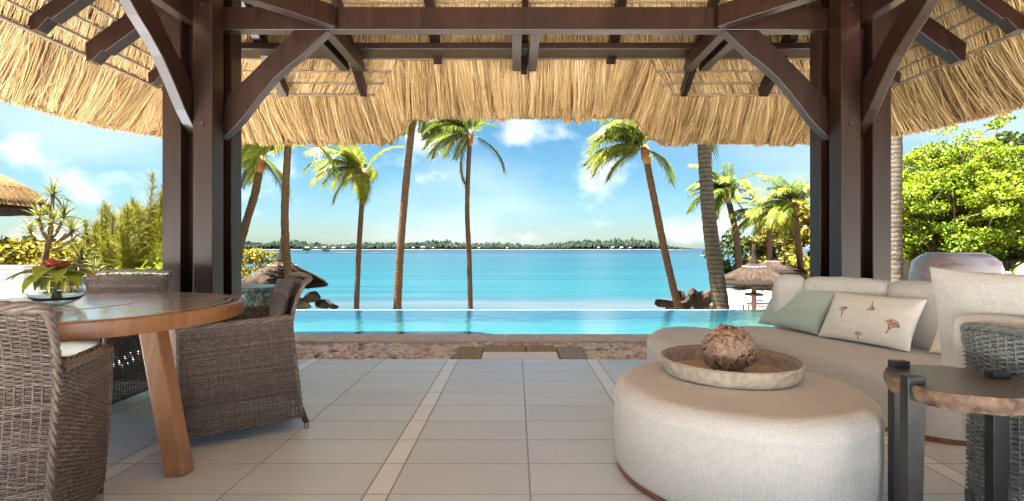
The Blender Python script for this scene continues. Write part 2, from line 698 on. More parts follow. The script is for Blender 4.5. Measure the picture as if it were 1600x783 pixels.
def m_tile(name, c0, c1, warm=0.0):
    t = NT(name)
    v = t.geo_pos()
    a = t.noise(v, 2.3, 5, 0.6)
    s_ = t.noise(v, 55, 4, 0.7)
    sp = t.noise(v, 320, 2)
    f = t.math('ADD', t.math('MULTIPLY', a, 0.5), t.math('MULTIPLY', s_, 0.5))
    c = t.ramp(f, [(0.3, c0), (0.7, c1)])
    stain = t.noise(t.geo_pos(), 0.9, 6, 0.65, 0.8)
    c = t.mix(t.math('MULTIPLY', t.rand(), 0.30), c, tuple(q * 0.76 for q in c0))
    c = t.mix(t.maprange(stain, 0.5, 0.75, 0.0, 0.3), c, tuple(q * 0.72 for q in c0))
    t.base(t.mix(t.maprange(sp, 0.60, 0.75, 0.0, 0.25), c, tuple(q * 0.6 for q in c0)))
    t.p(Roughness=t.maprange(s_, 0.2, 0.8, 0.26, 0.42))
    t.b.inputs['Specular IOR Level'].default_value = 0.7
    t.bump(t.math('ADD', s_, t.math('MULTIPLY', sp, 0.5)), 0.13, 0.004)
    return t.m


M['tile'] = m_tile('grey_floor_tile', (0.665, 0.735, 0.81), (0.74, 0.81, 0.88))
M['tile_pale'] = m_tile('pale_floor_tile', (0.86, 0.90, 0.94), (0.89, 0.93, 0.96))
M['bounce_terrace'] = m_plain('bounce_limestone', (0.80, 0.79, 0.77), (0.87, 0.86, 0.84), 0.7, 3, 0.1, 40)  # unseen paving behind the camera, kept pale to reflect sun indoors
M['grout'] = m_plain('grout', (0.34, 0.34, 0.34), (0.44, 0.44, 0.44), 0.9, 30)
M['coping'] = m_plain('sandstone_coping', (0.64, 0.46, 0.33), (0.78, 0.60, 0.46), 0.75, 9, 0.25, 70, kind='Object', spec=0.2)
M['mortar'] = m_plain('pale_mortar', (0.62, 0.58, 0.53), (0.74, 0.70, 0.65), 0.9, 30)
M['far_sand'] = m_plain('far_beach_sand', (0.034, 0.03145, 0.0255), (0.06375, 0.0595, 0.051), 0.9, 0.02, spec=0.08)
M['slab_pale'] = m_plain('pale_stone_slab', (0.80, 0.77, 0.70), (0.90, 0.88, 0.83), 0.8, 10, 0.2, 60)
M['slab_brown'] = m_plain('rough_brown_slab', (0.24, 0.16, 0.08), (0.58, 0.42, 0.23), 0.9, 45, 1.0, 90)
M['slab_grey'] = m_plain('rough_grey_slab', (0.24, 0.205, 0.15), (0.56, 0.49, 0.36), 0.9, 45, 1.0, 90)


def m_pebble():
    t = NT('river_pebble')
    a = t.attr('tint')
    n = t.noise(t.geo_pos(), 40, 3)
    c = t.ramp(a, [(0.0, (0.46, 0.33, 0.29)), (0.3, (0.74, 0.60, 0.51)), (0.55, (0.85, 0.64, 0.42)), (0.8, (0.90, 0.84, 0.76)), (1.0, (0.64, 0.53, 0.53))])
    t.base(t.mix(t.math('MULTIPLY', n, 0.25), c, (0.5, 0.35, 0.27)))
    t.p(Roughness=0.5)
    return t.m


M['pebble'] = m_pebble()


def m_water(name, stops, axis_scale, bump, bdist, nscale, stretch, rough, patch):
    """opaque water body: its colour follows its depth, laid out by distance from the shore, with sandy and weedy patches"""
    t = NT(name)
    g = t.n("ShaderNodeNewGeometry")
    sp = t.n("ShaderNodeSeparateXYZ")
    t.t.links.new(g.outputs['Position'], sp.inputs[0])
    # log of the distance from the shore so that near shallows and far reef both get their colours
    lg = t.math('LOGARITHM', t.math('MAXIMUM', sp.outputs[1], 1.0), 10.0)
    pn = t.noise(t.geo_pos(patch[0]), patch[1], 4, 0.6)
    f = t.math('ADD', t.maprange(lg, axis_scale[0], axis_scale[1]), t.math('MULTIPLY', t.math('SUBTRACT', pn, 0.5), patch[2]))
    streak = t.noise(t.geo_pos((0.025, 0.30, 1)), 1.0, 7, 0.7, 0.4)
    body = t.ramp(f, stops)
    t.base(t.mix(t.maprange(streak, 0.44, 0.60, 0.0, 0.85), body, t.mix(1.0, body, (0.35, 0.66, 0.80), 'MULTIPLY')))
    t.p(Roughness=rough, IOR=1.33)
    t.b.inputs['Specular IOR Level'].default_value = 0.12
    h = t.math('ADD', t.noise(t.geo_pos(stretch), nscale, 4, 0.6), t.math('MULTIPLY', t.noise(t.geo_pos(stretch), nscale * 5, 3, 0.6), 0.3))
    t.bump(h, bump, bdist)
    return t.m


M['sea'] = m_water('lagoon_water', [(0.0, (0.0328, 0.03526, 0.03772)), (0.060, (0.02788, 0.03444, 0.03772)), (0.115, (0.00328, 0.02952, 0.03444)), (0.34, (0.000246, 0.02296, 0.02952)),
                                    (0.55, (0.000246, 0.01722, 0.0246)), (0.66, (0.00082, 0.02214, 0.02788)), (0.76, (0.000246, 0.00902, 0.01886)), (1.0, (0.000246, 0.00574, 0.01558))],
                   (1.40, 2.9), 0.7, 0.35, 0.55, (0.30, 1.0, 1), 0.2, ((0.012, 0.06, 1), 1.0, 0.13))


def m_pool():
    t = NT('pool_water')
    v = t.geo_pos()
    g = t.n("ShaderNodeNewGeometry")
    sp = t.n("ShaderNodeSeparateXYZ")
    t.t.links.new(g.outputs['Position'], sp.inputs[0])
    n = t.noise(t.geo_pos((0.6, 1.5, 1)), 2.2, 4, 0.6)
    f = t.math('ADD', t.maprange(sp.outputs[1], 5.9, 8.8), t.math('MULTIPLY', t.math('SUBTRACT', n, 0.5), 0.5))
    deep = t.ramp(f, [(0.0, (0.00738, 0.041, 0.04018)), (0.42, (0.00492, 0.0328, 0.03362)), (0.6, (0.00123, 0.01558, 0.02296)), (1.0, (0.00082, 0.0123, 0.0205))])
    t.base(deep)
    t.p(Roughness=0.03, IOR=1.33)
    h = t.math('ADD', t.noise(t.geo_pos((0.8, 1.0, 1)), 4.0, 3, 0.55), t.math('MULTIPLY', t.noise(v, 17, 2, 0.5), 0.22))
    t.bump(h, 0.25, 0.035)
    return t.m


M['pool'] = m_pool()


def m_ground():
    t = NT('sand_and_soil')
    v = t.geo_pos()
    a = t.attr('tint')
    n = t.noise(v, 0.8, 5, 0.6)
    fine = t.noise(v, 22, 4, 0.65)
    sand = t.ramp(fine, [(0.3, (0.125, 0.103, 0.088)), (0.7, (0.17, 0.145, 0.125))])
    soil = t.ramp(t.math('ADD', t.math('MULTIPLY', n, 0.6), t.math('MULTIPLY', fine, 0.4)),
                  [(0.3, (0.10, 0.09, 0.05)), (0.5, (0.20, 0.17, 0.09)), (0.7, (0.32, 0.27, 0.18))])
    t.base(t.mix(t.maprange(t.math('ADD', a, t.math('MULTIPLY', t.math('SUBTRACT', n, 0.5), 0.6)), 0.35, 0.65), sand, soil))
    t.p(Roughness=0.95)
    t.b.inputs['Specular IOR Level'].default_value = 0.05
    t.bump(fine, 0.5, 0.03)
    return t.m


M['ground'] = m_ground()


def m_ceramic():
    t = NT('glazed_ceramic')
    v = t.coord('Object')
    n = t.noise(t.coord('Object', (1, 1, 1.6)), 1.9, 4, 0.6, 0.8)
    wv = t.noise(t.coord('Object', (0.3, 0.3, 9)), 6, 3)
    f = t.math('ADD', t.math('MULTIPLY', n, 0.85), t.math('MULTIPLY', wv, 0.2))
    t.base(t.ramp(f, [(0.36, (0.50, 0.46, 0.46)), (0.52, (0.44, 0.37, 0.38)), (0.63, (0.34, 0.21, 0.18)), (0.72, (0.52, 0.46, 0.47))]))
    t.p(Roughness=0.22, Coat_Weight=0.6, Coat_Roughness=0.08)
    return t.m


M['ceramic'] = m_ceramic()


def m_drum():
    t = NT('green_veined_stone')
    n = t.noise(t.coord('Object', (1, 1, 0.6)), 11, 5, 0.65, 3.0)
    t.base(t.ramp(n, [(0.35, (0.03, 0.045, 0.04)), (0.5, (0.07, 0.10, 0.085)), (0.62, (0.26, 0.32, 0.27)), (0.75, (0.08, 0.11, 0.10))]))
    t.p(Roughness=0.3)
    return t.m


M['drum'] = m_drum()


def m_slice():
    t = NT('polished_wood_slice')
    v = t.coord('Object')
    wv = t.n("ShaderNodeTexWave", wave_type='RINGS', rings_direction='Z')
    wv.inputs['Scale'].default_value = 9
    wv.inputs['Distortion'].default_value = 7
    wv.inputs['Detail'].default_value = 3
    t.t.links.new(v, wv.inputs[0])
    n = t.noise(v, 4, 4)
    f = t.math('ADD', t.math('MULTIPLY', wv.outputs['Fac'], 0.35), t.math('MULTIPLY', n, 0.7))
    t.base(t.ramp(f, [(0.3, (0.035, 0.022, 0.018)), (0.75, (0.13, 0.088, 0.066))]))
    t.p(Roughness=0.4, Coat_Weight=0.5, Coat_Roughness=0.28)
    return t.m


M['slice'] = m_slice()
M['bark_edge'] = m_plain('live_edge', (0.05, 0.03, 0.02), (0.30, 0.19, 0.125), 0.8, 22, 1.0, 40, stretch=(1, 1, 1))


def m_tabletop():
    t = NT('weathered_teak_top')
    v = t.geo_pos((0.25, 3.0, 1))
    a = t.noise(v, 14, 6, 0.65)
    b = t.noise(t.geo_pos(), 2.2, 3)
    f = t.math('ADD', t.math('MULTIPLY', a, 0.5), t.math('MULTIPLY', b, 0.5))
    t.base(t.mix(t.math('MULTIPLY', t.rand(), 0.3), t.ramp(f, [(0.32, (0.46, 0.38, 0.30)), (0.52, (0.66, 0.60, 0.53)), (0.7, (0.80, 0.77, 0.72))]), (0.66, 0.61, 0.55)))
    t.p(Roughness=0.22, Coat_Weight=1.0, Coat_Roughness=0.12)
    t.bump(a, 0.12, 0.003)
    return t.m


M['tabletop'] = m_tabletop()
M['table_rim'] = m_wood('reddish_table_rim', (0.22, 0.075, 0.03), (0.44, 0.19, 0.085), 0.24, 1.0, 1.5, long=(1, 1, 1))


def m_glass():
    t = NT('clear_glass')
    t.base((0.93, 0.98, 0.97))
    t.p(Roughness=0.0, IOR=1.45)
    t.b.inputs['Transmission Weight'].default_value = 1.0
    return t.m


M['glass'] = m_glass()
M['brom_leaf'] = m_leaf('bromeliad_leaf', (0.09, 0.14, 0.015), (0.26, 0.32, 0.03), (0.5, 0.46, 0.07), 0.35, 0.25)
M['brom_red'] = m_leaf('bromeliad_bract', (0.22, 0.03, 0.025), (0.48, 0.10, 0.07), (0.55, 0.25, 0.12), 0.35, 0.2)
M['house_white'] = m_plain('far_house_wall', (0.112, 0.112, 0.1096), (0.144, 0.144, 0.14), 0.8, 1, spec=0.08)
M['house_roof'] = m_plain('far_house_roof', (0.068, 0.05525, 0.04675), (0.102, 0.085, 0.0765), 0.8, 1, spec=0.08)

# ================================================================== the setting


def sstep(a, b, x):
    t = np.clip((x - a) / (b - a), 0, 1)
    return t * t * (3 - 2 * t)


def shore_y(X):
    return np.where(X > 7, 25.5 + (np.minimum(X, 60) - 7) * 1.6, 25.5 - 0.25 * np.clip(-X - 6, 0, 20))


def ground_h(X, Y):
    X, Y = np.asarray(X, float), np.asarray(Y, float)
    y0 = np.where(X < 0, 8.9 + 2.2 * sstep(-5.4, -8, X) * (X < 0), 8.9 + 4.0 * sstep(5.8, 8.5, X))
    y0 = np.where(X < -5.4, 8.9 + 2.2 * np.clip((-5.4 - X) / 2.5, 0, 1), y0)
    k = sstep(y0, y0 + 3.2, Y)
    ys = shore_y(X)
    beach = -2.1 - 0.3 * np.clip((Y - 12) / np.maximum(ys - 12, 1), 0, 1) - 0.09 * np.clip(Y - ys, 0, 60)
    plat = np.where((np.abs(X) < 6.0) & (Y < 8.75) & (Y > 4.8) | (np.abs(X) < 4.8) & (Y < 8.75) & (Y > -8.8) | (np.abs(X) < 8.8) & (Y < 1.5) & (Y > -8.8) , -0.45, -0.14)
    return plat * (1 - k) + beach * k


def grid_axis(lo, hi, dense_lo, dense_hi, d, D):
    a = list(np.arange(dense_lo, dense_hi + 1e-6, d))
    b = list(np.arange(dense_hi + D, hi + D, D))
    c = list(np.arange(dense_lo - D, lo - D, -D))[::-1]
    return np.array(c + a + b)


gx = grid_axis(-160, 160, -22, 45, 0.5, 6.0)
gy = grid_axis(-120, 120, 3, 60, 0.5, 6.0)
GX, GY = np.meshgrid(gx, gy)
GZ = ground_h(GX, GY) + 0.05 * np.sin(GX * 1.3 + GY * 0.7) * np.cos(GY * 0.9 - GX * 0.4) * (GY > 9.5)
nx, ny = len(gx), len(gy)
idx = np.arange(nx * ny).reshape(ny, nx)
Fq = np.stack([idx[:-1, :-1], idx[:-1, 1:], idx[1:, 1:], idx[1:, :-1]], -1).reshape(-1, 4)
beach = link('beach', np_mesh('beach', np.stack([GX, GY, GZ], -1), Fq, M['ground'], sstep(-1.9, -0.9, GZ).ravel(), True))
tag(beach, kind='structure')
sea = MB().add([(-15000, -15000, -2.4), (15000, -15000, -2.4), (15000, 15000, -2.4), (-15000, 15000, -2.4)], [(0, 1, 2, 3)]).build('sea', M['sea'])
tag(sea, kind='structure')

# --- infinity pool
pool = MB().add([(-5.3, 5.955, -0.03), (5.6, 5.955, -0.03), (5.6, 8.72, -0.03), (-5.3, 8.72, -0.03)], [(0, 1, 2, 3)]).build('pool_water', M['pool'])
tag(pool, kind='structure')
pw = MB()
pw.box(-5.55, 5.85, 8.722, 8.86, -2.6, -0.037)
pw.box(-5.55, -5.302, 5.5, 8.72, -2.6, 0.02)
pw.box(5.602, 5.85, 5.5, 8.72, -2.6, 0.02)
tag(pw.build('pool_wall', M['drum'], bevel=0.004), 'dark stone wall around the infinity pool', kind='structure')
coping = tag(MB().box(-5.54, 5.84, 5.512, 5.944, -0.5, 0.020).build('pool_kerb', M['mortar']), kind='structure')
cw = 0.386
cm_ = MB().box(0, cw - 0.012, 5.50, 5.955, -0.10, 0.028).mesh('coping_stone', M['coping'])
x = -5.53
while x < 5.5:
    o = link('coping_stone', cm_, coping)
    o.location.x = x
    b = o.modifiers.new("bevel", 'BEVEL')
    b.width = 0.006
    b.segments = 2
    x += cw

# --- floor of stone tiles with pale strips
fl = MB()
fl.box(-4.9, 5.1, 1.52, 4.730, -0.30, -0.0012)
floor = tag(fl.build('floor', M['grout']), kind='structure')
fb = MB().box(-4.9, 5.1, -9.0, 1.5195, -0.30, -0.001)  # unseen rear and side paving, added to bounce sunlight under the roof
fb.box(-9.0, -4.903, -9.0, 1.6, -0.30, -0.002)
fb.box(5.103, 9.2, -9.0, 1.6, -0.30, -0.002)

fbo = fb.build('bounce_floor_slab', M['bounce_terrace'], floor)


def chamfer_tile(w_, d_, mat):
    c = 0.003
    v = [(0, 0, -.012), (w_, 0, -.012), (w_, d_, -.012), (0, d_, -.012), (0, 0, -c), (w_, 0, -c), (w_, d_, -c), (0, d_, -c),
         (c, c, 0), (w_ - c, c, 0), (w_ - c, d_ - c, 0), (c, d_ - c, 0)]
    f = [(3, 2, 1, 0)]
    for a, b in ((0, 4), (4, 8)):
        for i in range(4):
            j = (i + 1) % 4
            f.append((a + i, a + j, b + j, b + i))
    f.append((8, 9, 10, 11))
    return MB().add(v, f).mesh('tile', mat)


G = 0.005
rows = [(1.528 + 0.3025 * k, 0.3025) for k in range(10)] + [(1.528 + 3.025, 0.177)]
meshes = {}
for (y0, d) in rows:
    for per in range(-4, 5):
        x0 = 0.062 + per * 1.31
        for kind, xa, wd in (('tile', x0 - 0.603, 0.603), ('tile', x0, 0.603), ('strip_tile', x0 + 0.603, 0.104)):
            if xa < -4.9 or xa + wd > 5.1:
                continue
            key = (kind, round(d, 3))
            if key not in meshes:
                meshes[key] = chamfer_tile(wd - G, d - G, M['tile_pale'] if kind == 'strip_tile' else M['tile'])
            o = link(kind, meshes[key], floor)
            o.location = (xa + G / 2, y0 + G / 2, random.uniform(-0.0003, 0.0004))

# --- gravel bed with stepping slabs
tag(MB().box(-5.5, 5.8, 4.732, 5.498, -0.3, -0.045).build('gravel_bed', M['slab_grey']), kind='structure')


def ico(sub=1):
    t = (1 + 5 ** .5) / 2
    v = [(-1, t, 0), (1, t, 0), (-1, -t, 0), (1, -t, 0), (0, -1, t), (0, 1, t), (0, -1, -t), (0, 1, -t), (t, 0, -1), (t, 0, 1), (-t, 0, -1), (-t, 0, 1)]
    f = [(0, 11, 5), (0, 5, 1), (0, 1, 7), (0, 7, 10), (0, 10, 11), (1, 5, 9), (5, 11, 4), (11, 10, 2), (10, 7, 6), (7, 1, 8),
         (3, 9, 4), (3, 4, 2), (3, 2, 6), (3, 6, 8), (3, 8, 9), (4, 9, 5), (2, 4, 11), (6, 2, 10), (8, 6, 7), (9, 8, 1)]
    v = [Vector(q).normalized() for q in v]
    for _ in range(sub):
        cache, nf = {}, []

        def mid(a, b):
            k = (min(a, b), max(a, b))
            if k not in cache:
                cache[k] = len(v)
                v.append(((v[a] + v[b]) / 2).normalized())
            return cache[k]
        for a, b, c in f:
            x_, y_, z_ = mid(a, b), mid(b, c), mid(c, a)
            nf += [(a, x_, z_), (b, y_, x_), (c, z_, y_), (x_, y_, z_)]
        f = nf
    return np.array([tuple(q) for q in v]), np.array(f)


def scatter_blobs(name, C, S, mat, sub=0, tint=None, jit=0.12, flat=None, tilt=0.4):
    bv, bf = ico(sub)
    N = len(C)
    V = np.repeat(bv[None], N, 0) * (1 + rng.uniform(-jit, jit, (N, len(bv), 1)))
    V = V * np.asarray(S)[:, None, :]
    a = rng.uniform(0, 6.28, N)
    tl = rng.normal(0, tilt, N)
    ca, sa, ct, st = np.cos(a), np.sin(a), np.cos(tl), np.sin(tl)
    x_, y_, z_ = V[..., 0], V[..., 1], V[..., 2]
    y2 = y_ * ct[:, None] - z_ * st[:, None]
    z2 = y_ * st[:, None] + z_ * ct[:, None]
    x3 = x_ * ca[:, None] - y2 * sa[:, None]
    y3 = x_ * sa[:, None] + y2 * ca[:, None]
    W = np.stack([x3, y3, z2], -1) + np.asarray(C)[:, None, :]
    F = (bf[None] + (np.arange(N) * len(bv))[:, None, None]).reshape(-1, 3)
    if tint is None:
        tint = rng.random(N)
    return np_mesh(name, W, F, mat, np.repeat(tint, len(bv)), True)


slabs = [(-0.33, 0.41, 4.75, 5.07, 'slab_pale', 'pale smooth stone slab set in the gravel by the floor edge'),
         (-0.60, -0.345, 4.75, 5.34, 'slab_brown', 'rough brown slab in the gravel, beside the pale slab, dining side'),
         (-0.335, 0.10, 5.085, 5.40, 'slab_brown', 'rough brown slab between pale slab and pool coping, dining side'),
         (0.115, 0.42, 5.085, 5.40, 'slab_brown', 'rough brown slab between pale slab and pool coping, sofa side'),
         (0.435, 0.70, 4.75, 5.34, 'slab_grey', 'rough grey slab in the gravel, beside the pale slab, sofa side')]
N = 6000
C = np.stack([rng.uniform(-5.3, 5.6, N), rng.uniform(4.755, 5.48, N), rng.uniform(-0.045, -0.004, N)], -1)
C[:, 2] += 0.012 * np.sin(C[:, 0] * 5) * np.sin(C[:, 1] * 9)
keep = np.ones(N, bool)
for (a, b, c, d, _, _) in slabs:
    keep &= ~((C[:, 0] > a - 0.015) & (C[:, 0] < b + 0.015) & (C[:, 1] > c - 0.02) & (C[:, 1] < d + 0.01))
C = C[keep]
s = rng.uniform(0.018, 0.042, len(C))
S = np.stack([s * rng.uniform(1.0, 1.5, len(C)), s, s * rng.uniform(0.5, 0.75, len(C))], -1)
C[:, 1] = np.clip(C[:, 1], 4.735 + S[:, 0], 5.497 - S[:, 0])
tag(link('gravel', scatter_blobs('gravel', C, S, M['pebble'], 1, jit=0.06)), 'rounded brown and cream pebbles between floor and pool', 'gravel', kind='stuff')
for (a, b, c, d, m, lab) in slabs:
    mb = MB()
    n_ = 14
    for i in range(n_ + 1):
        for j in range(n_ + 1):
            q = 0 if m == 'slab_pale' else random.uniform(-.004, .006)
            mb.v.append((a + (b - a) * i / n_, c + (d - c) * j / n_, -0.002 + q))
    for i in range(n_):
        for j in range(n_):
            k = i * (n_ + 1) + j
            mb.f.append((k, k + n_ + 1, k + n_ + 2, k + 1))
    o = mb.build('stepping_slab', M[m])
    sm = o.modifiers.new("solid", 'SOLIDIFY')
    sm.thickness = 0.04
    tag(o, lab, 'stone slab', 'stepping slabs in the gravel')

# ================================================================== pavilion
AX = 0.0875                                    # its centre line
PITCH = 0.71
BY, BXl, BZ = 5.62, -3.85, 2.80                # last batten of the front and of the side, its height
pav = thing('pavilion', 'open pavilion with dark timber posts and beams under a thatched roof', 'pavilion', (AX, 1.0, 0))


def mir(x):
    return 2 * AX - x


def pv(mb, name, mat='wood', bevel=0.006, **kw):
    return mb.build(name, M[mat], pav, bevel=bevel, world=True, **kw)


for s_ in (1, -1):
    f = (lambda x: x) if s_ == 1 else mir
    for (xa, xb) in ((-2.590, -2.432), (-2.835, -2.685)):
        for (ya, yb) in ((4.0, 4.155), (4.275, 4.43)):
            x0, x1 = sorted((f(xa), f(xb)))
            pv(MB().box(x0, x1, ya, yb, 0, 3.55), 'post')
    x0, x1 = sorted((f(-2.70), f(-2.575)))
    pv(MB().box(x0, x1, 4.10, 4.33, 0.0, 2.86), 'post_core')
    x0, x1 = sorted((f(-2.87), f(-2.40)))
    # side beam running back over the terrace
    x0, x1 = sorted((f(-2.685), f(-2.592)))
    pv(MB().box(x0, x1, -1.85, 4.163, 2.866, 3.062), 'side_beam')
    # arched braces
    prof = [(-2.456, 1.96), (-2.36, 2.05), (-2.278, 2.138), (-2.15, 2.31), (-2.025, 2.461), (-1.90, 2.575), (-1.793, 2.655), (-1.562, 2.869), (-1.86, 2.869), (-2.4315, 2.30)]
    prof = [(f(a), b) for a, b in prof]
    if s_ == -1:
        prof = prof[::-1]
    pv(MB().extrude(prof, (0, 4.172, 0), (1, 0, 0), (0, 0, 1), (0, 0.086, 0)), 'brace')
    prof = [(4.10 - (a + 2.456), b) for a, b in [(-2.456, 1.96), (-2.36, 2.05), (-2.278, 2.138), (-2.15, 2.31), (-2.025, 2.461), (-1.90, 2.575), (-1.793, 2.655), (-1.562, 2.864), (-1.86, 2.864), (-2.4315, 2.30)]]
    xa = f(-2.638)
    pv(MB().extrude(prof, (xa - 0.043, 0, 0), (0, 1, 0), (0, 0, 1), (0.086, 0, 0)), 'brace')
    # corner tie between main beam and side beam
    pv(MB().bar((f(-1.52), 4.155, 2.967), (f(-2.60), 3.06, 2.967), 0.09, 0.18), 'corner_tie')
    # bolt heads
    for zz_ in (2.05, 3.0):
        bx0 = f(-2.511)
        pv(MB().tube([(bx0, 3.999, zz_), (bx0, 3.990, zz_)], 0.014, 8), 'bolt', 'steel_black', 0)

# main beam with shaped ends
Lx = -3.10
prof = [(Lx, 3.066), (Lx, 3.01), (Lx + 0.05, 2.985), (Lx + 0.10, 2.93), (Lx + 0.20, 2.872), (mir(Lx) - 0.20, 2.872), (mir(Lx) - 0.10, 2.93), (mir(Lx) - 0.05, 2.985), (mir(Lx), 3.01), (mir(Lx), 3.066)]
pv(MB().extrude(prof, (0, 4.166, 0), (1, 0, 0), (0, 0, 1), (0, 0.098, 0)), 'main_beam')
pv(MB().box(-3.25, mir(-3.25), 4.91, 5.15, 3.008, 3.075), 'purlin')

# rafters
HW = 0.18                                        # rafter underside below the thatch


def zth(y):
    return BZ + PITCH * (BY - y)


def zside(x):
    return BZ + PITCH * (x - BXl)


def front_rafter(xc, yend, wd=0.085, ytop=2.2):
    d = 0.165
    z = lambda y: zth(y) - HW
    prof = [(ytop, z(ytop)), (yend - 0.09, z(yend - 0.09)), (yend - 0.075, z(yend - 0.075) + 0.02), (yend - 0.03, z(yend - 0.03) + 0.015), (yend, z(yend) + 0.05),
            (yend + 0.01, z(yend) + d - 0.02), (ytop, z(ytop) + d)]
    pv(MB().extrude(prof[::-1], (xc - wd / 2, 0, 0), (0, 1, 0), (0, 0, 1), (wd, 0, 0)), 'rafter', bevel=0.004)


RX = [(-2.56, 5.53), (-1.68, 5.53), (-0.81, 5.2), (AX, 5.30)]
for xc, ye in RX:
    front_rafter(xc, ye, 0.062 if xc in (-1.68, AX) else 0.085)
    if xc != AX:
        front_rafter(mir(xc), ye, 0.062 if xc == -1.68 else 0.085)
for xc in (-1.68, AX, mir(-1.68)):
    for s_ in (-1, 1):
        x0 = xc + s_ * 0.079
        prof = [(4.267, 2.875), (5.15, 2.875), (5.15, 2.93), (5.10, 2.965), (5.10, 3.0), (4.267, 3.0)]
        pv(MB().extrude(prof[::-1], (x0 - 0.043, 0, 0), (0, 1, 0), (0, 0, 1), (0.086, 0, 0)), 'outrigger', bevel=0.004)


def side_rafter(yc, side, wd=0.10, big=False):
    f = (lambda x: x) if side == 1 else mir
    xend = -3.75
    z = lambda x: zside(x) - HW
    d = 0.165
    ex = 0.05 if big else 0.0
    prof = [(f(-1.2), z(-1.2)), (f(xend + 0.17), z(xend + 0.17) - ex), (f(xend + 0.15), z(xend + 0.15) + 0.03 - ex), (f(xend + 0.06), z(xend + 0.06) - 0.0 - ex),
            (f(xend + 0.01), z(xend) + 0.04 - ex), (f(xend), z(xend) + d - 0.02), (f(-1.2), z(-1.2) + d)]
    if side == -1:
        prof = prof[::-1]
    pv(MB().extrude(prof, (0, yc - wd / 2, 0), (1, 0, 0), (0, 0, 1), (0, wd, 0)), 'rafter', bevel=0.004)


for side in (1, -1):
    for yc in (-1.7, -1.0, -0.2, 0.6, 1.4, 2.1, 3.0, 3.89, 4.40, 5.13):
        side_rafter(yc, side, 0.11 if yc == 4.40 else 0.095, yc == 4.40)
    f = (lambda x: x) if side == 1 else mir
    pv(MB().bar((f(-3.70), 5.47, zside(-3.70) - 0.11), (f(-1.5), 3.27, zside(-1.5) - 0.11), 0.09, 0.15), 'hip_rafter')

# battens and thatch courses
STEP = 0.124
NC = 10
cut = (-1.24, mir(-1.24))
cutE = (-1.58, mir(-1.58))
YC = 5.28


def course(A0, A1, B0, B1, n, name='thatch_course'):
    """straws of one course: from the line A0-A1 (upper batten) to the line B0-B1 (lower batten)"""
    A0, A1, B0, B1 = map(np.array, (A0, A1, B0, B1))
    t = np.sort(rng.random(n))
    up = A0 + (A1 - A0) * t[:, None]
    lo = B0 + (B1 - B0) * np.clip(t + rng.normal(0, 0.015 / max(np.linalg.norm(A1 - A0), .3), n), 0, 1)[:, None]
    up[:, 2] += rng.uniform(-0.012, 0.02, n) + 0.02
    lo[:, 2] += rng.uniform(-0.030, 0.006, n)
    lo += (lo - up) * rng.uniform(-0.05, 0.10, n)[:, None]
    sw = 0.5 + 0.5 * np.sin(t * 40 + rng.uniform(0, 6))
    ti = np.clip(0.25 + 0.5 * rng.random(n) + 0.2 * sw, 0, 1)
    me = strand_mesh(name, up, lo, rng.uniform(0.006, 0.014, n), M['straw'], bend=rng.normal(0, 0.006, (n, 3)), sides=3, segs=2, tint=ti, taper=0.7)
    o = link(name, me, pav, True)
    o["kind"] = 'stuff'
    return o


def batten(p, q, r=0.012, name='batten', mat='driftwood'):
    p, q = Vector(p), Vector(q)
    m = 14
    pts = [p.lerp(q, i / m) + Vector((0, 0, random.uniform(-.003, .003))) for i in range(m + 1)]
    pv(MB().tube(pts, r, 6), name, mat, 0, smooth=True)


def fx(y):                                        # where the front plane meets the hip, at the given distance
    return BXl + (BY - y)


DENS = 230
for i in range(NC):
    yl, yu = BY - i * STEP, BY - (i + 1) * STEP
    segs = []
    if yl > YC + 0.02:
        k = (yl - YC) / (BY - YC)
        e = -1.24 - 0.34 * k
        segs = [(fx(yl), e), (mir(e), mir(fx(yl)))]
        ku = max((yu - YC) / (BY - YC), 0)
        eu = -1.24 - 0.34 * ku
        segu = [(fx(yu), eu), (mir(eu), mir(fx(yu)))]
    else:
        segs = [(fx(yl), mir(fx(yl)))]
        segu = [(fx(yu), mir(fx(yu)))]
    for (a, b), (c, d) in zip(segs, segu):
        n = int((b - a) * DENS)
        course((c, yu, zth(yu)), (d, yu, zth(yu)), (a, yl, zth(yl)), (b, yl, zth(yl)), n)
        batten((a, yl, zth(yl) - 0.022), (b, yl, zth(yl) - 0.022), 0.016 if i == 0 else 0.011)
for side in (1, -1):
    f = (lambda x: x) if side == 1 else mir
    for i in range(12):
        xl, xu = BXl + i * STEP, BXl + (i + 1) * STEP
        ya, yb = 1.6, BY - i * STEP
        course((f(xu), ya, zside(xu)), (f(xu), yb - STEP, zside(xu)), (f(xl), ya, zside(xl)), (f(xl), yb, zside(xl)), int((yb - ya) * DENS))
        batten((f(xl), ya - 3.48, zside(xl) - 0.022), (f(xl), yb, zside(xl) - 0.022), 0.016 if i == 0 else 0.011)

# packed thatch behind the courses (underside) and the weathered outer face
TH = 0.30
RIDGE_X = AX
rise = (RIDGE_X - BXl) * PITCH
hy = BY - (RIDGE_X - BXl)
YB = -1.9  # unseen rear end of the roof, left open here to let daylight in


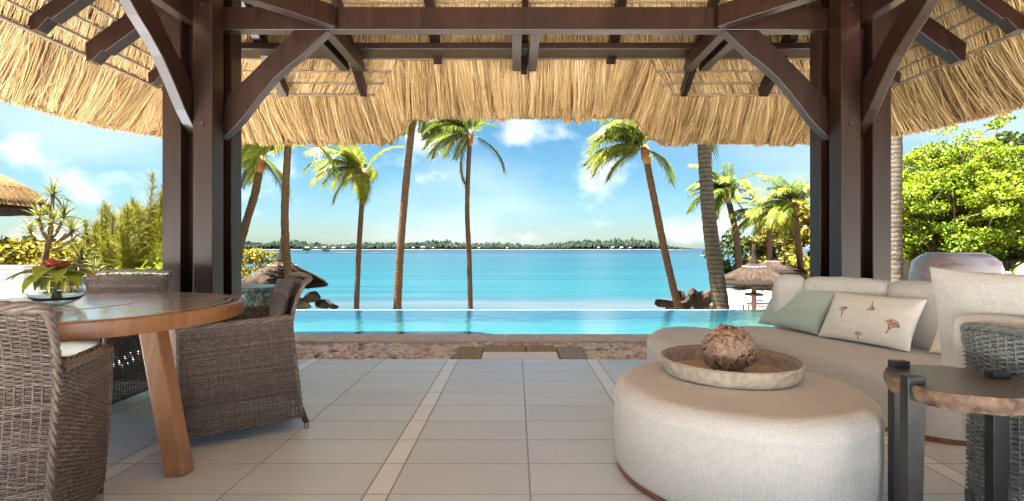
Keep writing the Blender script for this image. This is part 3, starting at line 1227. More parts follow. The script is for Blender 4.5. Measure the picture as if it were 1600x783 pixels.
def roof_shell(off, over, mat, name):
    mb = MB()
    e = over
    zE = BZ + off - PITCH * e + 0.035
    ridge = BZ + rise + off + 0.035
    fl_ = (BXl - e, BY + e, zE)
    fr_ = (mir(BXl) + e, BY + e, zE)
    bl_ = (BXl - e, YB, zE)
    br_ = (mir(BXl) + e, YB, zE)
    hf = (RIDGE_X, hy, ridge)
    hb = (RIDGE_X, YB, ridge)
    if over == 0:
        k = YC
        zc = zth(YC) + off + 0.035
        v = [fl_, (cutE[0], BY, zE), (cut[0], k, zc), (cut[1], k, zc), (cutE[1], BY, zE), fr_, hf, bl_, br_, hb]
        mb.add(v, [(0, 1, 2, 6), (2, 3, 6), (3, 4, 5, 6), (0, 6, 9, 7), (5, 8, 9, 6)])
    else:
        # outer face steps back over the raised middle of the eave
        zc = zE + PITCH * 0.33
        v = [fl_, (-1.62, BY + e, zE), (-1.28, BY + e - 0.33, zc), (mir(-1.28), BY + e - 0.33, zc), (mir(-1.62), BY + e, zE), fr_, hf, bl_, br_, hb]
        mb.add(v, [(0, 1, 2, 6), (2, 3, 6), (3, 4, 5, 6), (0, 6, 9, 7), (5, 8, 9, 6)])
    return pv(mb, name, mat, 0)


roof_shell(0.0, 0.0, 'thatch_back', 'thatch_packing')
roof_shell(TH, 0.36, 'thatch_top', 'thatch_outer_face')

# eave fringe: path of (batten point, tip point)
half = [((-3.85, -1.9, BZ), (-4.30, -1.9, 2.28)), ((-3.85, 1.5, BZ), (-4.30, 1.5, 2.28)), ((-3.85, 3.2, BZ), (-4.30, 3.3, 2.29)), ((-3.85, 4.6, BZ), (-4.30, 4.8, 2.31)), ((-3.85, 5.30, BZ), (-4.27, 5.45, 2.34)),
        ((-3.80, 5.50, BZ), (-4.10, 5.83, 2.345)), ((-3.66, 5.60, BZ), (-3.80, 5.98, 2.34)), ((-3.3, 5.62, BZ), (-3.3, 6.0, 2.32)), ((-2.4, 5.62, BZ), (-2.4, 6.0, 2.315)),
        ((-1.85, 5.62, BZ), (-1.80, 6.0, 2.32)), ((-1.58, 5.615, BZ), (-1.53, 5.98, 2.335)), ((-1.50, 5.54, BZ + .06), (-1.44, 5.93, 2.38)), ((-1.36, 5.40, BZ + .155), (-1.31, 5.80, 2.46)), ((-1.24, 5.285, BZ + .24), (-1.21, 5.70, 2.53)), ((-1.05, 5.275, BZ + .245), (-1.03, 5.68, 2.545)),
        ((-0.5, 5.275, BZ + .245), (-0.5, 5.68, 2.54)), ((AX, 5.275, BZ + .245), (AX, 5.68, 2.535))]
path = half + [((mir(a[0]), a[1], a[2]), (mir(b[0]), b[1], b[2])) for a, b in half[:-1]][::-1]
PB = np.array([a for a, b in path])
PT = np.array([b for a, b in path])
seglen = np.linalg.norm(np.diff((PB + PT) / 2, axis=0), axis=1)
cum = np.concatenate([[0], np.cumsum(seglen)])


def on_path(P, s):
    return np.stack([np.interp(s, cum, P[:, k]) for k in range(3)], -1)


# solid core of the eave
ss = np.linspace(0, cum[-1], 400)
b_, t_ = on_path(PB, ss), on_path(PT, ss)
outw = t_ - b_
outw[:, 2] = 0
outw = norm(outw)
rowsP = [b_ + [0, 0, 0.04], b_ * .5 + t_ * .5 + outw * .03 + [0, 0, .045], t_ + outw * .03 + [0, 0, 0.05], t_ + outw * .13 + [0, 0, 0.10], b_ + outw * .30 + [0, 0, 0.26]]
V = np.stack(rowsP, 1)
n_, m_ = V.shape[:2]
ii = np.arange(n_ * m_).reshape(n_, m_)
Fq = np.stack([ii[:-1, :-1], ii[1:, :-1], ii[1:, 1:], ii[:-1, 1:]], -1).reshape(-1, 4)
link('eave_packing', np_mesh('eave_packing', V, Fq, M['thatch_back'], smooth=True), pav, True)

s_lo, s_hi = cum[1], cum[-2]
n = 21000
s = np.sort(np.concatenate([rng.uniform(s_lo, s_hi, n), rng.uniform(cum[7], cum[-8], int(n * .25))]))
n = len(s)
lay = rng.random(n)
cl = np.cumsum(rng.uniform(0.025, 0.075, 900)) + s_lo - 0.1
ki = np.clip(np.searchsorted(cl, s), 1, len(cl) - 1)
ki = np.where(np.abs(cl[ki] - s) < np.abs(cl[ki - 1] - s), ki, ki - 1)
clump_len = rng.normal(0, 0.026, len(cl))[ki] + 0.02 * np.sin(s * 3.1) * np.sin(s * 7.7)
clump_tint = rng.normal(0, 0.14, len(cl))[ki]
pull = (cl[ki] - s) * rng.uniform(.3, .8, n)
lean = pull + rng.normal(0, 0.03, len(cl))[ki] + 0.05 * np.sin(s * 2.3) + 0.05 * np.sin(s * 5.1 + 1) + 0.02 * np.sin(s * 17)
a_, b2 = on_path(PB, s), on_path(PT, s + lean + rng.normal(0, 0.022, n))
ow = b2 - a_
dl = norm(ow)
oh = ow.copy()
oh[:, 2] = 0
oh = norm(oh)
top = a_ + oh * (lay * 0.10)[:, None] + np.array([0, 0, 1.0]) * (lay * 0.05 + rng.uniform(-0.03, 0.02, n))[:, None]
tip = b2 + dl * (rng.normal(0.0, 0.016, n) + clump_len)[:, None] + oh * (lay * 0.10)[:, None] + np.array([0, 0, 1.0]) * (lay * 0.055)[:, None]
short = rng.random(n) < 0.10
tip[short] = top[short] + (tip[short] - top[short]) * rng.uniform(0.5, 0.9, (short.sum(), 1))
tint = np.clip(0.50 + 0.20 * rng.normal(size=n) + clump_tint + 0.08 * np.sin(s * 1.7) - 0.30 * lay, 0, 1)
me = strand_mesh('eave_straw', top, tip, rng.uniform(0.0045, 0.0125, n), M['straw'], bend=rng.normal(0, 0.014, (n, 3)) - oh * 0.012, sides=3, segs=3, tint=tint, taper=0.75)
link('eave_straw', me, pav, True)["kind"] = 'stuff'
# frayed ends along the lower lip
n = 14000
s = rng.uniform(s_lo, s_hi, n)
b2 = on_path(PT, s)
a_ = on_path(PB, s)
oh = b2 - a_
oh[:, 2] = 0
oh = norm(oh)
off = rng.uniform(-0.01, 0.14, n)
p0 = b2 + oh * off[:, None] + np.stack([rng.normal(0, .01, n), rng.normal(0, .01, n), 0.07 + off * 0.45], -1)
p1 = b2 + oh * (off + 0.025)[:, None] + np.stack([rng.normal(0, .014, n), rng.normal(0, .014, n), -0.012 + off * 0.45 + rng.normal(0, .009, n)], -1)
me = strand_mesh('eave_tips', p0, p1, rng.uniform(0.005, 0.010, n), M['straw'], sides=3, segs=1, tint=rng.uniform(0.0, 0.55, n), taper=0.8)
link('eave_tips', me, pav, True)["kind"] = 'stuff'
# loose stray straws on the fringe
n = 700
s = rng.uniform(s_lo, s_hi, n)
a_, b2 = on_path(PB, s), on_path(PT, s + rng.normal(0, .12, n))
t0, t1 = rng.uniform(0.0, 0.7, n), rng.uniform(0.3, 1.08, n)
p0 = a_ + (b2 - a_) * t0[:, None] + [0, 0, -0.02]
p1 = a_ + (b2 - a_) * t1[:, None] + rng.normal(0, .04, (n, 3)) + [0, 0, -0.025]
link('stray_straw', strand_mesh('stray_straw', p0, p1, 0.005, M['straw'], bend=rng.normal(0, .02, (n, 3)), segs=3, tint=rng.uniform(.4, 1, n)), pav, True)["kind"] = 'stuff'

# ================================================================== furniture


def tube_grid(P, A, B, ra, rb, closed=False):
    """tubes along paths P (R, n, 3) with a four-cornered section spanned by A and B"""
    Rn, n = P.shape[:2]
    V = np.stack([P + A * ra, P + B * rb, P - A * ra, P - B * rb], 2)
    base = np.arange(Rn * n * 4).reshape(Rn, n, 4)
    F = []
    for k in range(4):
        k2 = (k + 1) % 4
        F.append(np.stack([base[:, :-1, k], base[:, :-1, k2], base[:, 1:, k2], base[:, 1:, k]], -1).reshape(-1, 4))
    return V.reshape(-1, 3), np.concatenate(F)


def weave(S, stakes, nrows, amp, rh, rn, rv, mat, name, sub=2, skip=None):
    """woven panel over the surface S(u, v): strands running along u around stakes that run along v"""
    nu = stakes * sub + 1
    u = np.linspace(0, 1, nu)
    v = (np.arange(nrows) + 0.5) / nrows
    U, Vv = np.meshgrid(u, v)
    P = S(U, Vv)
    e = 1e-3
    du = S(np.clip(U + e, 0, 1), Vv) - S(np.clip(U - e, 0, 1), Vv)
    dv = S(U, np.clip(Vv + e, 0, 1)) - S(U, np.clip(Vv - e, 0, 1))
    Nn = norm(np.cross(du, dv))
    Tv = norm(dv)
    ph = np.cos(np.pi * (U * stakes)[:, :]) * np.where(np.arange(nrows) % 2 == 0, 1, -1)[:, None]
    jit = rng.normal(0, 0.0006, P.shape[:2])
    P2 = P + Nn * (amp * ph)[..., None] + Tv * jit[..., None]
    V1, F1 = tube_grid(P2, Nn, Tv, rn, rh)
    t1 = np.repeat(np.clip(rng.normal(0.5, 0.2, nrows)[:, None] + rng.normal(0, 0.06, (nrows, nu)), 0, 1).ravel(), 4)
    us = (np.arange(stakes) + 0.5) / stakes
    vv = np.linspace(0, 1, 14)
    U2, V2 = np.meshgrid(us, vv, indexing='ij')
    Q = S(U2, V2)
    du = S(np.clip(U2 + e, 0, 1), V2) - S(np.clip(U2 - e, 0, 1), V2)
    dv = S(U2, np.clip(V2 + e, 0, 1)) - S(U2, np.clip(V2 - e, 0, 1))
    N2 = norm(np.cross(du, dv))
    V3, F3 = tube_grid(Q, N2, norm(du), rv, rv)
    t3 = np.repeat(rng.uniform(0.1, 0.5, Q.shape[0] * Q.shape[1]), 4)
    return np_mesh(name, np.concatenate([V1, V3]), np.concatenate([F1, F3 + len(V1)]), mat, np.concatenate([t1, t3]), True)


def braid(pts, r, mat, name, turns_per_m=22, strands=3):
    """rope-like rim: strands twisted round a path"""
    pts = catmull(pts, 10)
    P = np.array([tuple(p) for p in pts])
    L = np.concatenate([[0], np.cumsum(np.linalg.norm(np.diff(P, axis=0), axis=1))])
    n = max(int(L[-1] / 0.012), 8)
    s = np.linspace(0, L[-1], n)
    C_ = np.stack([np.interp(s, L, P[:, k]) for k in range(3)], -1)
    D = norm(np.gradient(C_, axis=0))
    ref = np.array([0.31, 0.77, 0.55])
    A = norm(np.cross(D, ref))
    B = np.cross(A, D)
    Vs, Fs, Ts = [], [], []
    off = 0
    for k in range(strands):
        an = s * turns_per_m * 2 * math.pi / strands * 1.0 + 2 * math.pi * k / strands
        c = C_ + (A * np.cos(an)[:, None] + B * np.sin(an)[:, None]) * r * 0.55
        d2 = norm(np.gradient(c, axis=0))
        a2 = norm(np.cross(d2, ref))
        b2 = np.cross(a2, d2)
        V_ = np.stack([c + (a2 * math.cos(q) + b2 * math.sin(q)) * r * 0.62 for q in np.linspace(0, 2 * math.pi, 6, endpoint=False)], 1)
        base = np.arange(n * 6).reshape(n, 6)
        F_ = np.concatenate([np.stack([base[:-1, i], base[:-1, (i + 1) % 6], base[1:, (i + 1) % 6], base[1:, i]], -1) for i in range(6)])
        Vs.append(V_.reshape(-1, 3))
        Fs.append(F_ + off)
        off += n * 6
        Ts.append(np.full(n * 6, rng.uniform(.3, .7)))
    return np_mesh(name, np.concatenate(Vs), np.concatenate(Fs), mat, np.concatenate(Ts), True)


def rbox(sx, sy, sz, r, n=8, puff=(0, 0, 0), wr=0.0, seed=0):
    """soft box: rounded cushion block of the given size about its centre"""
    def ax(s):
        h = s / 2
        e = [-h + r * (1 - math.cos(math.pi / 2 * i / 4)) for i in range(5)]
        m = [(-h + r) + (s - 2 * r) * i / n for i in range(1, n)]
        return np.array(e + m + [-q for q in e[::-1]])
    X_, Y_, Z_ = ax(sx), ax(sy), ax(sz)
    vid, V_, F_ = {}, [], []

    def vert(i, j, k):
        if (i, j, k) not in vid:
            p = np.array([X_[i], Y_[j], Z_[k]])
            hh = np.array([sx / 2 - r, sy / 2 - r, sz / 2 - r])
            q = np.clip(p, -hh, hh)
            d = p - q
            L_ = np.linalg.norm(d)
            if L_ > 1e-9:
                # push onto the rounded edge
                p = q + d / L_ * r
            un = p / np.array([sx / 2, sy / 2, sz / 2])
            g = [(1 - un[1] ** 2) * (1 - un[2] ** 2), (1 - un[0] ** 2) * (1 - un[2] ** 2), (1 - un[0] ** 2) * (1 - un[1] ** 2)]
            p = p + np.array([puff[a] * np.sign(un[a]) * max(g[a], 0) * abs(un[a]) for a in range(3)])
            if wr:
                p = p + np.array(noise.noise_vector(Vector(tuple(p * 7 + seed)))) * wr
            vid[(i, j, k)] = len(V_)
            V_.append(tuple(p))
        return vid[(i, j, k)]
    a, b, c = len(X_) - 1, len(Y_) - 1, len(Z_) - 1
    for j in range(b):
        for k in range(c):
            F_.append((vert(0, j, k), vert(0, j, k + 1), vert(0, j + 1, k + 1), vert(0, j + 1, k)))
            F_.append((vert(a, j, k), vert(a, j + 1, k), vert(a, j + 1, k + 1), vert(a, j, k + 1)))
    for i in range(a):
        for k in range(c):
            F_.append((vert(i, 0, k), vert(i + 1, 0, k), vert(i + 1, 0, k + 1), vert(i, 0, k + 1)))
            F_.append((vert(i, b, k), vert(i, b, k + 1), vert(i + 1, b, k + 1), vert(i + 1, b, k)))
    for i in range(a):
        for j in range(b):
            F_.append((vert(i, j, 0), vert(i, j + 1, 0), vert(i + 1, j + 1, 0), vert(i + 1, j, 0)))
            F_.append((vert(i, j, c), vert(i + 1, j, c), vert(i + 1, j + 1, c), vert(i, j + 1, c)))
    return MB().add(V_, F_)


# ------------------------------------------------------------------ brown wicker armchair
def yback(z):
    return np.interp(z, [0, .3, .6, .75, .90], [-.325, -.298, -.262, -.285, -.345])


def wicker_armchair():
    root = empty('wicker_armchair', (0, 0, 0))
    Wk = M['wicker']
    zb = 0.075

    def back(u, v):
        z = zb + v * (0.86 - zb)
        x_ = (u - .5) * 2 * (0.275 + 0.015 * v)
        y_ = yback(z) + 0.03 * (2 * u - 1) ** 4
        return np.stack([x_, y_, z - 0.012 * (2 * u - 1) ** 4 * v], -1)
    link('back_panel', weave(back, 27, 108, 0.0038, 0.0037, 0.003, 0.0035, Wk, 'back_panel'), root)

    def inner(u, v):
        z = 0.40 + v * (0.85 - 0.40)
        x_ = (u - .5) * 2 * 0.265
        return np.stack([x_, yback(z) + 0.045 + 0.03 * (2 * u - 1) ** 4, z], -1)
    link('inner_back_panel', weave(inner, 25, 62, 0.0037, 0.0036, 0.003, 0.0035, Wk, 'inner_back_panel'), root)
    for s_ in (1, -1):
        def side(u, v):
            yb_ = yback(zb + v * .54) + 0.02
            y_ = yb_ + u * (0.285 + 0.02 * v - yb_)
            zt = 0.655 - 0.02 * u
            x_ = s_ * (0.272 + 0.028 * v + 0.012 * np.sin(np.pi * u))
            return np.stack([x_ + 0 * u, y_, zb + v * (zt - zb)], -1)
        link('side_panel', weave(side, 25, 78, 0.0038, 0.0036, 0.003, 0.0035, Wk, 'side_panel'), root)

        def sidein(u, v):
            y_ = -0.22 + u * 0.48
            return np.stack([s_ * (0.235 + 0.01 * v) + 0 * u, y_, 0.40 + v * 0.24], -1)
        link('inner_side_panel', weave(sidein, 16, 24, 0.004, 0.0044, 0.003, 0.004, Wk, 'inner_side_panel'), root)

        def armtop(u, v):
            y_ = -0.235 + u * 0.525
            return np.stack([s_ * (0.238 + v * 0.06), y_, 0.652 - 0.018 * u + 0.012 * np.sin(np.pi * v)], -1)
        link('arm_top', weave(armtop, 19, 7, 0.003, 0.0044, 0.003, 0.0035, Wk, 'arm_top'), root)
        link('arm_rim', braid([(s_ * .30, -.25, .66), (s_ * .312, 0, .650), (s_ * .30, .24, .638), (s_ * .28, .308, .622), (s_ * .24, .302, .617)], 0.014, Wk, 'arm_rim'), root)
        link('hem', braid([(s_ * .272, -.30, zb), (s_ * .285, 0, zb), (s_ * .272, .285, zb)], 0.009, Wk, 'hem'), root)
        link('arm_post', braid([(s_ * .272, .288, zb), (s_ * .29, .297, .35), (s_ * .298, .305, .635)], 0.010, Wk, 'arm_post', 30), root)
        link('back_edge', braid([(s_ * .275, -.295, zb), (s_ * .28, -.272, .3), (s_ * .287, -.238, .6), (s_ * .29, -.265, .75), (s_ * .285, -.31, .85)], 0.011, Wk, 'back_edge', 30), root)
        for (yy, ry) in ((-.30, -.322), (.262, .27)):
            mb = MB().tube([(s_ * .262, yy + .01, .12), (s_ * .266, ry, .032)], [.019, .015], 10)
            leg = mb.build('leg', Wk, root, smooth=True)
            MB().tube([(s_ * .266, ry, .034), (s_ * .267, ry - .001, 0.0)], [.0165, .0145], 10).build('foot_cap', M['ferrule'], leg, smooth=True, auto=True)

    def front(u, v):
        return np.stack([(u - .5) * .54, 0.287 + 0 * u + 0.008 * v, zb + v * (0.37 - zb)], -1)
    link('front_panel', weave(front, 26, 42, 0.0038, 0.0036, 0.003, 0.0035, Wk, 'front_panel'), root)
    link('front_hem', braid([(-.27, .287, zb), (0, .292, zb), (.27, .287, zb)], 0.009, Wk, 'front_hem'), root)
    link('back_rim', braid([(-.287, -.30, .845), (-.27, -.335, .868), (-.15, -.352, .878), (0, -.357, .88), (.15, -.352, .878), (.27, -.335, .868), (.287, -.30, .845)], 0.016, Wk, 'back_rim'), root)
    o = rbox(.47, .53, .09, .035, 6, (0, 0, .012), .004).build('seat_cushion', M['linen_light'], root, smooth=True)
    o.location = (0, .025, .425)
    MB().box(-.26, .26, -.24, .27, .355, .372).build('seat_board', Wk, root)
    return root


ch = wicker_armchair()
GRP = 'brown wicker dining armchairs'
ch.location = (-1.641, 2.96, 0)
ch.rotation_euler.z = math.atan2(-.56, -.83) - math.pi / 2
tag(ch, 'brown wicker armchair side-on, pushed to the table on the pool side', 'armchair', GRP)
c2 = copy_tree(ch)
c2.location = (-1.85, 1.71, 0)
c2.rotation_euler.z = math.atan2(.90, -.433) - math.pi / 2
tag(c2, 'brown wicker armchair in the foreground showing its back, cut off by the picture edge', 'armchair', GRP)
c3 = copy_tree(ch)
c3.location = (-2.83, 3.36, 0)
c3.rotation_euler.z = math.pi + 0.03
tag(c3, 'brown wicker armchair across the table, beyond the vase, facing the viewer', 'armchair', GRP)

# ------------------------------------------------------------------ round teak table
TX, TY, TR = -2.35, 2.62, 0.815
tbl = thing('dining_table', 'round teak dining table with splayed legs and a weathered grey top', 'table', (TX, TY, 0))


def sector(r0, r1, a0, a1, z0, z1, n=10, gap=0.002):
    mb = MB()
    pts = []
    for k in range(n + 1):
        a = a0 + (a1 - a0) * k / n
        pts.append((r1 * math.cos(a), r1 * math.sin(a)))
    if r0 > 0:
        for k in range(n, -1, -1):
            a = a0 + (a1 - a0) * k / n
            pts.append((r0 * math.cos(a), r0 * math.sin(a)))
    k = len(pts)
    return mb.add([(x_, y_, z0) for x_, y_ in pts] + [(x_, y_, z1) for x_, y_ in pts],
                  [tuple(range(k - 1, -1, -1)), tuple(range(k, 2 * k))] + [(i, (i + 1) % k, (i + 1) % k + k, i + k) for i in range(k)])


a_off = R(-19)
for k in range(6):
    g = 0.0028
    sector(0.745, TR - .014, a_off + k * math.pi / 3 + g / TR, a_off + (k + 1) * math.pi / 3 - g / TR, 0.712, 0.75, 14).build('rim_segment', M['table_rim'], tbl, bevel=0.004)
for k in range(6):
    g = 0.0025
    sector(0.27, 0.741, a_off + k * math.pi / 3 + g / .4, a_off + (k + 1) * math.pi / 3 - g / .4, 0.714, 0.7495, 12).build('top_segment', M['tabletop'], tbl, bevel=0.003)
sector(0, 0.266, 0, 2 * math.pi * 39 / 40, 0.714, 0.752, 39).build('turntable_disc', M['tabletop'], tbl, bevel=0.003)
ring = MB().lathe([(TR - 0.02, 0.670), (TR - 0.002, 0.672), (TR + 0.001, 0.690), (TR + 0.0012, 0.7105), (TR + .0012, .742), (TR - .004, .7485), (TR - 0.0125, 0.7485), (TR - 0.0125, 0.7105), (TR - 0.10, 0.7105), (TR - 0.10, 0.670), (TR - 0.02, 0.670)], 72)
ring.build('edge_band', M['teak'], tbl, smooth=True, auto=True)
MB().bar((-.62, 0, .655), (.62, 0, .655), .07, .085).bar((0, -.62, .652), (0, -.04, .652), .07, .08).bar((0, .04, .652), (0, .62, .652), .07, .08).build('under_frame', M['teak'], tbl, bevel=0.004)


def table_leg(top, bot):
    MB().bar(top, bot, 0.092, 0.075, (0, 1, 0.05)).build('leg', M['teak'], tbl, bevel=0.006)


table_leg((0.60, -0.22, 0.70), (0.79, -0.30, 0.0))
table_leg((0.57, 0.0, 0.70), (0.53, 0.03, 0.0))
table_leg((-0.60, -0.25, 0.70), (-0.79, -0.33, 0.0))
table_leg((-0.58, 0.25, 0.70), (-0.78, 0.33, 0.0))
table_leg((0.10, 0.60, 0.70), (0.14, 0.78, 0.0))

# ------------------------------------------------------------------ glass bowl vase with a cut bromeliad
vx, vy, vz = -2.39, 2.60, 0.7525
vase = thing('glass_vase', 'round clear glass bowl vase on the dining table', 'vase', (vx, vy, vz))
outp, inp = [(0.001, 0.0)], []
for k in range(1, 17):
    a = -math.pi / 2 + k / 16 * (math.pi * 0.80)
    outp.append((0.122 * math.cos(a) if k > 2 else 0.122 * math.cos(a) + .004, max(0.0, 0.086 + 0.088 * math.sin(a))))
for r_, z_ in outp[::-1][:-1]:
    inp.append((max(r_ - 0.006, 0.001), z_ + (0.008 if z_ < 0.04 else 0)))
MB().lathe(outp + inp + [(0.001, 0.008)], 40).build('bowl', M['glass'], vase, smooth=True)
brom = thing('bromeliad', 'cut bromeliad with red bracts and broad green leaves in the glass bowl', 'flower', (vx, vy, vz + 0.02))


def blade(L, Wd, up, droop, twist=0.0, n=9, fold=0.25, tip=1.0):
    mb = MB()
    p, ang = Vector((0, 0, 0)), up
    for i in range(n + 1):
        t = i / n
        wv = Wd * (0.45 + 1.1 * t * (1 - t) * 2 * 0.55) * (1 - t ** 3 * tip)
        d = Vector((math.cos(ang), 0, math.sin(ang)))
        nrm = Vector((-math.sin(ang), 0, math.cos(ang)))
        sv = Vector((0, 1, 0))
        mb.v += [p + sv * wv + nrm * wv * fold, p.copy(), p - sv * wv + nrm * wv * fold]
        p = p + d * (L / n)
        ang -= droop / n
    for i in range(n):
        for k in range(2):
            a = i * 3 + k
            mb.f.append((a, a + 1, a + 4, a + 3))
    return mb


def leaf_part(name, mesh_, parent, loc, rz, sc=1.0, ty=0.0):
    o = link(name, mesh_, parent)
    o.location = loc
    o.rotation_euler = (0, ty, rz)
    o.scale = (sc,) * 3
    return o


def blade_mesh(mat, name, **kw):
    mb = blade(**kw)
    me = mb.mesh(name, mat, True)
    a = me.attributes.new("tint", 'FLOAT', 'POINT')
    a.data.foreach_set("value", np.clip(rng.normal(.5, .12, len(mb.v)), 0, 1).astype(np.float32))
    return me


bl = [blade_mesh(M['brom_leaf'], 'leaf', L=.235, Wd=.066, up=R(38), droop=R(100)), blade_mesh(M['brom_leaf'], 'leaf', L=.20, Wd=.062, up=R(20), droop=R(105))]
br = [blade_mesh(M['brom_red'], 'bract', L=.135, Wd=.046, up=R(40), droop=R(50)), blade_mesh(M['brom_red'], 'bract', L=.11, Wd=.042, up=R(58), droop=R(45))]
for k in range(13):
    leaf_part('leaf', bl[k % 2], brom, (0, 0, .115 + .012 * (k % 3)), k * 2.39996 + .3, random.uniform(.85, 1.12))
for k in range(10):
    leaf_part('bract', br[k % 2], brom, (0, 0, .150 + .008 * (k // 4)), k * 2.39996, random.uniform(.8, 1.1))
for k in range(5):
    MB().tube([(0.02 * math.cos(k * 1.3), 0.02 * math.sin(k * 1.3), 0.0), (0, 0, .07), (0, 0, .15)], [.009, .011, .014], 8).build('stem', M['brom_leaf'], brom, smooth=True)

# ------------------------------------------------------------------ ottomans


def ottoman(name, label, cx_, cy_, r, h, sy=1.0, rz=0.0):
    root = thing(name, label, 'ottoman', (cx_, cy_, 0), rz, 'linen ottomans')
    MB().lathe([(r - .035, 0.0), (r - .018, 0.003), (r - .018, .036), (r - .035, .038)], 72, sx=1, sy=sy).build('plinth', M['plinth'], root, smooth=True, auto=True)
    prof = [(r - .012, .034)]
    for z in np.linspace(.05, h - .09, 9):
        prof.append((r - .010 + .008 * math.sin((z - .05) / (h - .1) * math.pi), z))
    for k in range(0, 9):
        a = k / 8 * math.pi / 2
        prof.append((r - .085 + .083 * math.cos(a), h - .085 + .080 * math.sin(a)))
    for q in (.8, .6, .4, .2, .0005):
        prof.append((max((r - .085) * q, .0005), h - .005 + .012 * (1 - q * q)))
    mb = MB().lathe(prof, 96, sx=1, sy=sy)
    vv = []
    for p in mb.v:
        nz = noise.noise(Vector((p[0] * 4 + cx_, p[1] * 4, p[2] * 3))) * .006 + noise.noise(Vector((p[0] * 11, p[1] * 11, p[2] * 5))) * .0022
        q = math.hypot(p[0], p[1]) + 1e-6
        k = nz / q if p[2] < h - .02 else 0
        vv.append((p[0] * (1 + k), p[1] * (1 + k), p[2] + (nz * .8 if p[2] > h - .05 else 0)))
    mb.v = vv
    mb.build('cover', M['linen'], root, smooth=True)
    return root


OH = 0.42
ottoman('round_ottoman', 'large round linen ottoman carrying the rattan tray', 1.046, 2.37, 0.572, OH)
ottoman('oval_ottoman', 'smaller oval linen ottoman between the round ottoman and the pool', 1.335, 3.64, 0.365, 0.405, 1.78, R(-9))

tray = thing('rattan_tray', 'shallow round rattan tray on the large ottoman', 'tray', (1.062, 2.49, OH + 0.006))
prof = [(0.0005, 0.0), (0.29, 0.0), (0.305, 0.004)]
for k in range(8):
    z = 0.006 + k * 0.0075
    r0 = 0.307 + k * 0.0022
    prof += [(r0 + .0005, z), (r0 + .0042, z + .0037), (r0 + .0005, z + .0073)]
prof += [(0.331, 0.070), (0.326, 0.0755), (0.316, 0.0755), (0.312, 0.069)]
for k in range(7, -1, -1):
    z = 0.010 + k * 0.0075
    r0 = 0.307 + k * 0.0022 - 0.011
    prof += [(r0 - .0005, z + .0073), (r0 - .0035, z + .0037), (r0 - .0005, z)]
for k in range(22, 0, -1):
    prof += [(0.29 * k / 22, 0.006), (0.29 * (k - .5) / 22, 0.0085)]
prof.append((0.0005, 0.006))
t = NT('rattan_coil')
vv = t.coord('Object')
sp_ = t.n("ShaderNodeSeparateXYZ")
t.t.links.new(vv, sp_.inputs[0])
an = t.math('ARCTAN2', sp_.outputs[1], sp_.outputs[0])
wv_ = t.math('SINE', t.math('ADD', t.math('MULTIPLY', an, 190.0), t.math('MULTIPLY', sp_.outputs[2], 840.0)))
nn = t.noise(vv, 30, 3)
f_ = t.math('ADD', t.math('MULTIPLY', wv_, 0.22), nn)
t.base(t.ramp(f_, [(0.25, (0.32, 0.24, 0.17)), (0.5, (0.58, 0.48, 0.38)), (0.8, (0.76, 0.67, 0.56))]))
t.p(Roughness=0.65)
t.bump(wv_, 0.6, 0.003)
M['rattan'] = t.m
MB().lathe(prof, 110).build('basket', M['rattan'], tray, smooth=True)
link('rim', braid([(0.322 * math.cos(a), 0.322 * math.sin(a), 0.076) for a in np.linspace(0, 2 * math.pi, 25)], 0.0065, M['wicker_pale'], 'rim', 30), tray)

ball = thing('bark_ball', 'ball of curled dried bark sitting in the tray', 'ornament', (1.058, 2.49, OH + 0.0175))
BR = 0.108
bv, bf = ico(2)
MB().add([tuple(p * BR * .86 + np.array([0, 0, BR])) for p in bv], [tuple(q) for q in bf]).build('core', M['bark_chip'], ball, smooth=True)
chips = []
for k in range(5):
    mb = MB()
    n = 6
    for i in range(n + 1):
        for j in range(n + 1):
            u, v = i / n - .5, j / n - .5
            wob_ = 1 + .25 * noise.noise(Vector((u * 5 + k * 9, v * 5, k)))
            mb.v.append((u * .060 * wob_, v * .042 * wob_, .014 * math.cos(u * 3) + .018 * noise.noise(Vector((u * 4 + k, v * 4, 3 * k))) + .012 * abs(v) * (1 if k % 2 else -1) * 2))
    for i in range(n):
        for j in range(n):
            a = i * (n + 1) + j
            mb.f.append((a, a + n + 1, a + n + 2, a + 1))
    me = mb.mesh('bark_chip', M['bark_chip'], True)
    chips.append(me)
NCH = 130
for k in range(NCH):
    z = 1 - 2 * (k + .5) / NCH
    a = k * 2.39996
    d = Vector((math.sqrt(1 - z * z) * math.cos(a), math.sqrt(1 - z * z) * math.sin(a), z))
    if d.z < -.86:
        continue
    o = link('bark_chip', chips[k % 5], ball)
    o.location = Vector((0, 0, BR)) + d * (BR * random.uniform(.88, .96))
    o.rotation_mode = 'QUATERNION'
    o.rotation_quaternion = d.to_track_quat('Z', 'Y') @ Vector((0, 0, 1)).rotation_difference(Vector((random.gauss(0, .22), random.gauss(0, .22), 1))) @ \
        Matrix.Rotation(random.uniform(0, 6.28), 3, 'Z').to_quaternion()
    o.scale = (random.uniform(.7, 1.1),) * 3
    sm = o.modifiers.new("solid", 'SOLIDIFY')
    sm.thickness = 0.0025

# ------------------------------------------------------------------ curved sofa
sofa = thing('curved_sofa', 'curved beige linen sofa with loose back cushions and a low wooden plinth', 'sofa', (2.3, 3.3, 0))
plan = [(1.735, 3.98), (1.85, 3.45), (1.985, 3.06), (2.12, 2.82), (2.30, 2.66), (2.55, 2.60), (2.85, 2.60), (3.02, 2.75), (2.98, 3.05), (2.86, 3.36), (2.69, 3.66), (2.48, 3.90), (2.25, 4.10), (2.02, 4.22), (1.83, 4.20)]
loop = [p for p in catmull([(a, b, 0) for a, b in plan], 7, True)]
cen = Vector((2.42, 3.35, 0))


